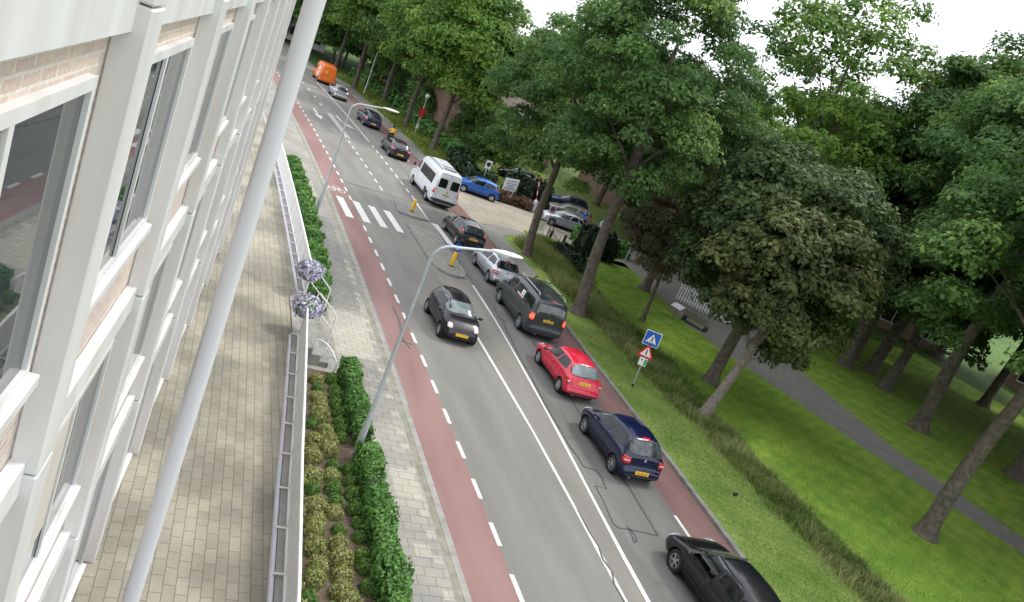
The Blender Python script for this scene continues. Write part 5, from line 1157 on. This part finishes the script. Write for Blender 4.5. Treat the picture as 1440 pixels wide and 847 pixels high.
plant_tree(PK, 41, 38, 'tall airy ash behind the far lawn hedge', 'ash_tree', rz=2.6, sc=.95)
bgt = [(50, 31, PF, 1.05, 'broad green tree behind the parked cars of the square'), (42.5, 28.5, PD, .8, 'round green tree at the right end of the side street'), (57, 17.8, PS, .55, 'low dark tree between the hedge and the square'),
       (66, 19.5, PS, .6, 'low dark tree in front of the brick house with wide windows'), (78, 18.2, PS, .7, 'dark bushy tree in the garden beside the second street oak'), (87, 18.5, PF, .62, 'bushy green tree in the garden behind the silver car'),
       (95, 17.5, PS, .8, 'dark bushy tree in the garden left of the blue front door'), (112, 18, PF, 1.1, 'green tree filling the end of the street on its right side'), (122, 10, PF, 1.25, 'green tree closing the view behind the orange van'), (126, 22, PD, 1.2, 'large green tree behind the farthest street oak'),
       (110, 32, PF, 1.3, 'broad green tree behind the brick house with the blue door'), (88, 40, PF, 1.3, 'broad green tree rising behind the brick house rooftops'), (76, 48, PD, 1.15, 'large green tree over the roof of the middle brick house'), (62, 34, PC, 1.05, 'bright green tree in front of the house at the back of the square'),
       (55, 42, PF, 1.2, 'broad tree behind the farthest parked black car'), (46, 50, PD, 1.2, 'large tree behind the airy ash'), (38, 46, PF, 1.2, 'broad tree filling the gap between the two airy ashes'), (30, 41, PJ, 1.0, 'dark crowned tree behind the airy ash'),
       (24, 38, PJ, .95, 'dark maple beyond the park path behind the white slatted fence'), (14, 44, PD, 1.1, 'large green tree right of the park path'), (8, 42, PJ, 1.1, 'dark spreading tree beyond the park path'), (27, 54, PD, 1.25, 'large tree in front of the right hand brick row'),
       (12, 46, PF, 1.4, 'broad tree far across the park'), (0, 44, PJ, 1.25, 'dark tree far across the park near the right edge'), (0, 36, PC, 1.1, 'bright green tree beyond the right hand lawn'), (-4, 25.5, PB, 1.0, 'tall oak with a thick trunk on the near right lawn'), (6, 20.5, PB, 1.02, 'tall oak on the lawn right of the stout maple'),
       (-8, 38, PD, 1.3, 'large tree at the right edge of the park'), (18, 66, PF, 1.6, 'far broad tree behind the right hand houses'), (40, 66, PF, 1.6, 'far broad tree behind the brick row'), (60, 62, PF, 1.5, 'far broad tree behind the house of the square'), (134, 40, PF, 1.5, 'far broad tree at the upper end of the street'),
       (-2, 60, PF, 1.6, 'far broad tree at the right end of the park'), (140, 2, PF, 1.3, 'far tree left of the end of the street'), (150, 20, PD, 1.5, 'very far tree closing the street'), (130, -14, PF, 1.3, 'far tree behind the distant white house')]
bgt += [(116, 14.2, PS, 1.0, 'bushy tree just beyond the farthest street oak'), (124, 17.5, PS, 1.15, 'bushy tree at the road bend beyond the orange van'), (133, 25, PS, 1.2, 'bushy tree right of the distant white house'), (128, 5, PS, 1.1, 'bushy tree in front of the distant white house'), (27, 37, PB, 1.25, 'very tall oak behind the bench and slatted fence'), (18, 34, PB, 1.3, 'very tall oak right of the path bend'), (14, 38, PB, 1.3, 'very tall oak towering over the park path on the right'), (27, 40, PB, 1.35, 'very tall oak towering behind the dark maples'), (4, 27, PD, 1.35, 'very tall leafy tree near the right edge of the park'), (20, 50, PC, 1.5, 'very tall bright green tree behind the park'), (100, 22, PF, .8, 'bushy tree beside the far house with the blue door'), (117, 16.5, PS, 1.0, 'bushy tree behind the farthest street oak')]
for i, (s, t, P_, sc, lb) in enumerate(bgt): plant_tree(P_, s, t, lb, 'broadleaf_tree' if P_ not in (PJ,) else 'maple_tree', rz=i * 1.37, sc=sc)

# ---- hedges: leaf shell round a dark woody core
core = mat('hedge_core', (.03, .04, .018), .95, var=.4, scale=6)
def hedge(name, pts, w, h, leafm, label, dens=420, leaf=.075, cat='hedge', z0=0., round_=.25, group=None, tone=.45):
    global rng; rng = np.random.default_rng(int(abs(pts[0][0] * 17 + pts[0][1] * 31)) + 3)
    r = empty(name, SP(*pts[0], z0), 0, label, cat, group); O = np.array(r.location)
    P = [SP(s, t, z0) for s, t in pts]; Cc, Nn = [], []; mbx = MB(); K = 0
    for i in range(len(P) - 1):
        a, b = np.array(P[i]), np.array(P[i + 1]); L_ = np.linalg.norm(b - a); d = (b - a) / L_; q = np.array([-d[1], d[0], 0])
        for face, area in (('top', L_ * w), ('l', L_ * h), ('r', L_ * h), ('e', w * h * 2)):
            n = int(area * dens); u = rng.random(n) * L_; x = rng.uniform(-.5, .5, n); v = rng.random(n)
            if face == 'top': off = q[None] * (x * w)[:, None]; z = np.full(n, h); N_ = np.tile([0, 0, 1.], (n, 1))
            elif face == 'e': off = q[None] * (x * w)[:, None]; z = v * h; u = np.where(rng.random(n) < .5, 0, L_); N_ = np.where((u > 0)[:, None], d, -d)
            else: sg = 1 if face == 'l' else -1; off = np.tile(q * sg * w / 2, (n, 1)); z = v * h; N_ = np.tile(q * sg + np.array([0, 0, .4]), (n, 1))
            C = a + d * u[:, None] + off; C[:, 2] += z
            wob = .10 * np.sin(u * 3.1 + i) + .07 * np.sin(u * 7.3 + x * 5) + .05 * np.sin(v * 9 + u * 4); C += N_ * (wob + rng.normal(0, .045, n))[:, None] * (w * .9 + .2)
            e_ = np.abs(x) if face == 'top' else np.clip((z / h - .7) / .3, 0, 1) * .5; C[:, 2] -= round_ * h * .35 * np.clip(e_ * 2 - .55, 0, 1) ** 2 if face == 'top' else 0
            Cc.append(C); Nn.append(N_)
        T = [a + q * w * .42, a - q * w * .42, b - q * w * .42, b + q * w * .42]; lo = [tuple(p - O) for p in T]; hi = [(p[0], p[1], p[2] + h * .92) for p in lo]
        mbx.add(lo + hi, [(0, 3, 2, 1), (4, 5, 6, 7), (0, 1, 5, 4), (1, 2, 6, 5), (2, 3, 7, 6), (3, 0, 4, 7)])
    C = np.vstack(Cc) - O; N_ = np.vstack(Nn)
    tn = tone + .22 * np.sin(C[:, 0] * 2.1) * np.cos(C[:, 1] * 1.7) + rng.normal(0, .2, len(C))
    link('foliage', leaf_mesh('foliage', C, N_, leaf, tn, jit=.6), r, mats=[leafm]); mbx.build('stems', core, r)
hedge('hedge', [(9.1, -3.18), (5.0, -3.2)], .40, .62, hedge_l, 'low clipped hedge on the pavement side of the planting bed, upper stretch past the lamp', 1500, .05)
hedge('hedge', [(4.3, -3.2), (-2, -3.26), (-12, -3.4)], .44, .62, hedge_l, 'low clipped hedge nearest the viewer along the pavement', 1500, .05)
hedge('hedge', [(34.6, -3.45), (26.7, -3.4), (17.2, -3.6), (13.6, -3.85)], .62, .8, hedge_l, 'long green hedge in front of the far terrace railing', 800, .075)
hedge('hedge', [(47.9, 14.6), (49.5, 12.9), (53.5, 13.6), (58, 15)], 1.6, 1.35, yew_l, 'dark rounded hedge behind the blue car', 130, .2, z0=.05)
hedge('hedge', [(59, 15.3), (64, 15.4), (71, 15.6), (80, 15.8)], 1.7, 1.3, hedge_l, 'tall leafy hedge behind the street oaks and banner post', 90, .24, z0=.05, tone=.3)
hedge('hedge', [(82, 15.8), (90, 15.6), (104, 15.2)], 1.7, 1.4, hedge_l, 'leafy hedge along the far front gardens', 60, .28, z0=.05, tone=.25)
hedge('hedge', [(47.2, 13.4), (47.2, 15.0)], 1.1, .85, hedge_l, 'small clipped hedge beside the blue car and the notice board', 160, .16, tone=.6)
pink_l = leaf_mat('pink_shrub_leaves', (.09, .06, .04), (.22, .13, .10), (.30, .30, .12))
hedge('shrub_border', [(47.0, 15.1), (46.8, 18.2)], 1.0, .7, pink_l, 'low reddish pink shrubs in front of the notice board', 170, .14, cat='shrubs')
hedge('hedge', [(40.3, 19.6), (39.6, 24.2)], 1.1, 1.1, hedge_l, 'clipped hedge with a sunlit top at the far end of the lawn', 150, .16, tone=.6)
hedge('hedge', [(49.3, 17.2), (49.6, 20.6)], 2.6, 2.0, yew_l, 'big round dark bush behind the notice board', 110, .2, cat='bush', round_=.6)
hedge('hedge', [(36.9, 18.3), (36.7, 20.8)], 1.5, 1.9, yew_l, 'tall dark yew hedge behind the iron fence', 130, .18, tone=.35)
hedge('hedge', [(34, 15.6), (30.4, 15.1)], 1.2, .8, yew_l, 'low dark shrubs behind the iron fence at the corner of the lawn', 150, .18, tone=.6)

# ---- mounded shrubs of the planting bed
strip('planting_bed', soil, -14, 9.0, lambda s: TE(s) + .05, -2.78, .035, step=1)
shr_a = leaf_mat('shrub_leaves_flowering', (.17, .22, .06), (.42, .44, .15), (.70, .56, .44), transl=.25)
shr_b = leaf_mat('shrub_leaves_green', (.07, .16, .03), (.17, .31, .07), (.30, .42, .12), transl=.25)
def mound(seed, n=1300, leaf=.03):
    global rng; rng = np.random.default_rng(seed); D = unit(n * 2); D = D[D[:, 2] > -.25][:n]
    rr_ = rng.uniform(.75, 1.05, len(D)); q = 1 + .16 * np.sin(D[:, 0] * 6 + seed) * np.cos(D[:, 1] * 5)
    C = D * (rr_ * q)[:, None] * np.array([.27, .27, .30]); C[:, 2] += .06
    return leaf_mesh('shrub', C, D, leaf, .45 + rng.normal(0, .28, len(C)), jit=.5)
mounds = []
for k in range(3): a_ = mound(70 + k); a_.materials.append(shr_a); mounds.append(a_)
for k in range(2): a_ = mound(80 + k); a_.materials.append(shr_b); mounds.append(a_)
cm2 = MB().ball((0, 0, .08), (.2, .2, .2), 0, 10, 6).build('stems', core, None, True); cme = cm2.data; bpy.data.objects.remove(cm2)
pr2 = random.Random(5); cnt = 0
for i in range(44):
    s = -12.6 + i * .50
    w0, w1 = TE(s) + .34, -3.66
    nt_ = max(2, int((w1 - w0) / .40) + 1)
    for j in range(nt_):
        t = w0 + (w1 - w0) * j / (nt_ - 1); s_ = s + (.25 if j % 2 else 0) + pr2.uniform(-.09, .09)
        if math.hypot(s_ - 4.37, t + 3.44) < .35 or pr2.random() < .07 or s_ > 8.7: continue
        gi = j < nt_ - 1 and pr2.random() < .72
        me = mounds[pr2.randrange(3)] if gi else mounds[3 + pr2.randrange(2)]; sc = pr2.uniform(.74, 1.0) * (1.0 if gi else .85)
        o = bpy.data.objects.new('shrub', me); COL.objects.link(o); o.location = SP(s_, t + pr2.uniform(-.05, .05), .03); o.rotation_euler = (0, 0, pr2.uniform(0, 6.28)); o.scale = (sc, sc, sc * pr2.uniform(.85, 1.1))
        tag(o, 'rounded shrub with yellow green leaves and pale flowers in the planting bed' if gi else 'darker green rounded shrub in the planting bed by the railing', 'shrub', 'shrubs of the planting bed' if gi else 'green shrubs of the planting bed')
# ---- flower baskets on the railing ends
pet = leaf_mat('petunias', (.22, .10, .55), (.75, .70, .88), (.88, .86, .89), transl=.15)
for s, t, lb in ((12.6, -4.6, 'basket of purple and white petunias at the far side of the terrace steps'), (9.35, -4.9, 'basket of white and violet petunias at the near side of the terrace steps')):
    r = empty('flower_basket', SP(s, t, TZ + .72), 0, lb, 'flower basket'); rng = np.random.default_rng(int(s * 10))
    D = unit(1500); C = D * rng.uniform(.35, .5, 1500)[:, None] * np.array([1, 1, .72]) * (1 + .18 * np.sin(D[:, :1] * 7) * np.cos(D[:, 1:2] * 6)); C[:, 2] += .18
    link('flowers', leaf_mesh('flowers', C, D, .055, rng.uniform(0, 1, 1500) ** .5, asp=1.1), r, mats=[pet])
    D = unit(700); C = D * rng.uniform(.3, .46, 700)[:, None] * np.array([1, 1, .75]); C[:, 2] += .16
    link('leaves', leaf_mesh('leaves', C, D, .05, rng.uniform(.3, 1, 700)), r, mats=[hedge_l])
    MB().lathe([(0, -.15), (.2, -.13), (.3, .05), (.33, .15), (0, .15)], 18).build('bowl', dark_m, r, True)

# ---- tall grass and mown grass blades
def blades(name, area, n, hgt, width, leafm, label, clump=0., z=.08, lean=.35, kind='stuff', tone=.5):
    """area: function(rng, n) -> s, t arrays"""
    global rng; s, t = area(n); a = A0 + s / RAD; r_ = RAD + t; n = len(s)
    B = np.stack([CX + r_ * np.cos(a), CY + r_ * np.sin(a), np.full(n, z)], 1)
    h = hgt * rng.uniform(.45, 1.25, n) * (1 + clump * (np.sin(s * 1.9) * np.cos(t * 2.3 + s * .6) + .6 * np.sin(s * 5.1 + t * 3))); ang = rng.uniform(0, 2 * PI, n); d = np.stack([np.cos(ang), np.sin(ang), np.zeros(n)], 1)
    ln = np.stack([rng.normal(0, lean, n), rng.normal(0, lean, n), np.ones(n)], 1) * h[:, None]
    P = np.empty((n, 4, 3)); w = width * rng.uniform(.6, 1.3, n)[:, None]
    P[:, 0] = B - d * w / 2; P[:, 1] = B + d * w / 2; P[:, 2] = B + ln * .65 + d * w * .45; P[:, 3] = B + ln
    me = bpy.data.meshes.new(name); me.vertices.add(4 * n); me.vertices.foreach_set('co', P.reshape(-1).astype(np.float32)); me.loops.add(4 * n); me.loops.foreach_set('vertex_index', np.arange(4 * n, dtype=np.int32))
    me.polygons.add(n); me.polygons.foreach_set('loop_start', np.arange(0, 4 * n, 4, dtype=np.int32)); me.polygons.foreach_set('loop_total', np.full(n, 4, dtype=np.int32))
    at = me.attributes.new('tone', 'FLOAT', 'FACE'); at.data.foreach_set('value', np.clip(tone + .2 * np.sin(s * .8 + t) + rng.normal(0, .22, n), 0, 1).astype(np.float32)); me.update()
    o = link(name, me, None, mats=[leafm]); tag(o, label, 'grass', kind=kind)
tall_l = leaf_mat('tall_grass_blades', (.10, .17, .04), (.25, .30, .09), (.46, .43, .22), transl=.3)
dark_g = leaf_mat('ditch_plants', (.07, .14, .03), (.18, .27, .07), (.38, .40, .18), transl=.3)
fresh_g = leaf_mat('yellow_green_grass_blades', (.10, .17, .025), (.22, .29, .05), (.40, .40, .16), transl=.35)  # yellow green grass colours, varied blade by blade
rng = np.random.default_rng(99)
def band(s0, s1, ta, tb_):
    ta, tb_ = fn(ta), fn(tb_)
    def f(n):
        s = rng.uniform(s0, s1, n); u = rng.random(n); A = np.array([ta(x) for x in s]); B = np.array([tb_(x) for x in s]); return s, A + (B - A) * u + rng.normal(0, 1, n) * .10 * (B - A) + .22 * np.sin(s * 1.3) * np.cos(s * .57)
    return f
blades('tall_grass', band(20, 36, [(20, 11.9), (26, 11.8), (34, 11.9), (36, 14.4)], [(20, 13.4), (30, 13.9), (36, 15.3)]), 36000, .55, .024, tall_l, 'tall pale flowering grass between the oaks and the lawn', .25, tone=.62)
blades('tall_grass', band(-22, 20, [(-22, 12.6), (10, 12.3), (20, 11.9)], [(-22, 14.2), (20, 13.8)]), 40000, .30, .024, dark_g, 'overgrown ditch plants between the mown verge and the lawn', .45, tone=.55, lean=.6)
blades('tall_grass', band(-22, 20, [(-22, 12.3), (10, 12.0), (20, 11.7)], [(-22, 14.0), (20, 13.6)]), 16000, .42, .02, tall_l, 'loose pale seed heads standing over the ditch plants', .5, tone=.75, lean=.4)
blades('tall_grass', band(14, 34, 13.4, 14.6), 9000, .4, .04, dark_g, 'dark low growth at the edge of the lawn', .4, tone=.3)
blades('tall_grass', band(49, 100, 11.6, 14.7), 26000, .45, .06, fresh_g, 'yellow green long grass under the street oaks', .3, z=.1)
blades('short_grass', band(-16, 20, lambda s: KR(s) + .2, 12.4), 36000, .05, .022, leaf_mat('mown_blades', (.11, .19, .035), (.20, .28, .065), (.32, .34, .11), transl=.3), 'short mown grass of the verge along the kerb', 0, z=.085, lean=.6)
blades('short_grass', band(2, 36, 14.4, 22), 36000, .055, .025, leaf_mat('lawn_blades', (.11, .23, .03), (.20, .34, .045), (.30, .42, .08), transl=.3), 'short bright grass of the park lawn', 0, z=.09, lean=.6)
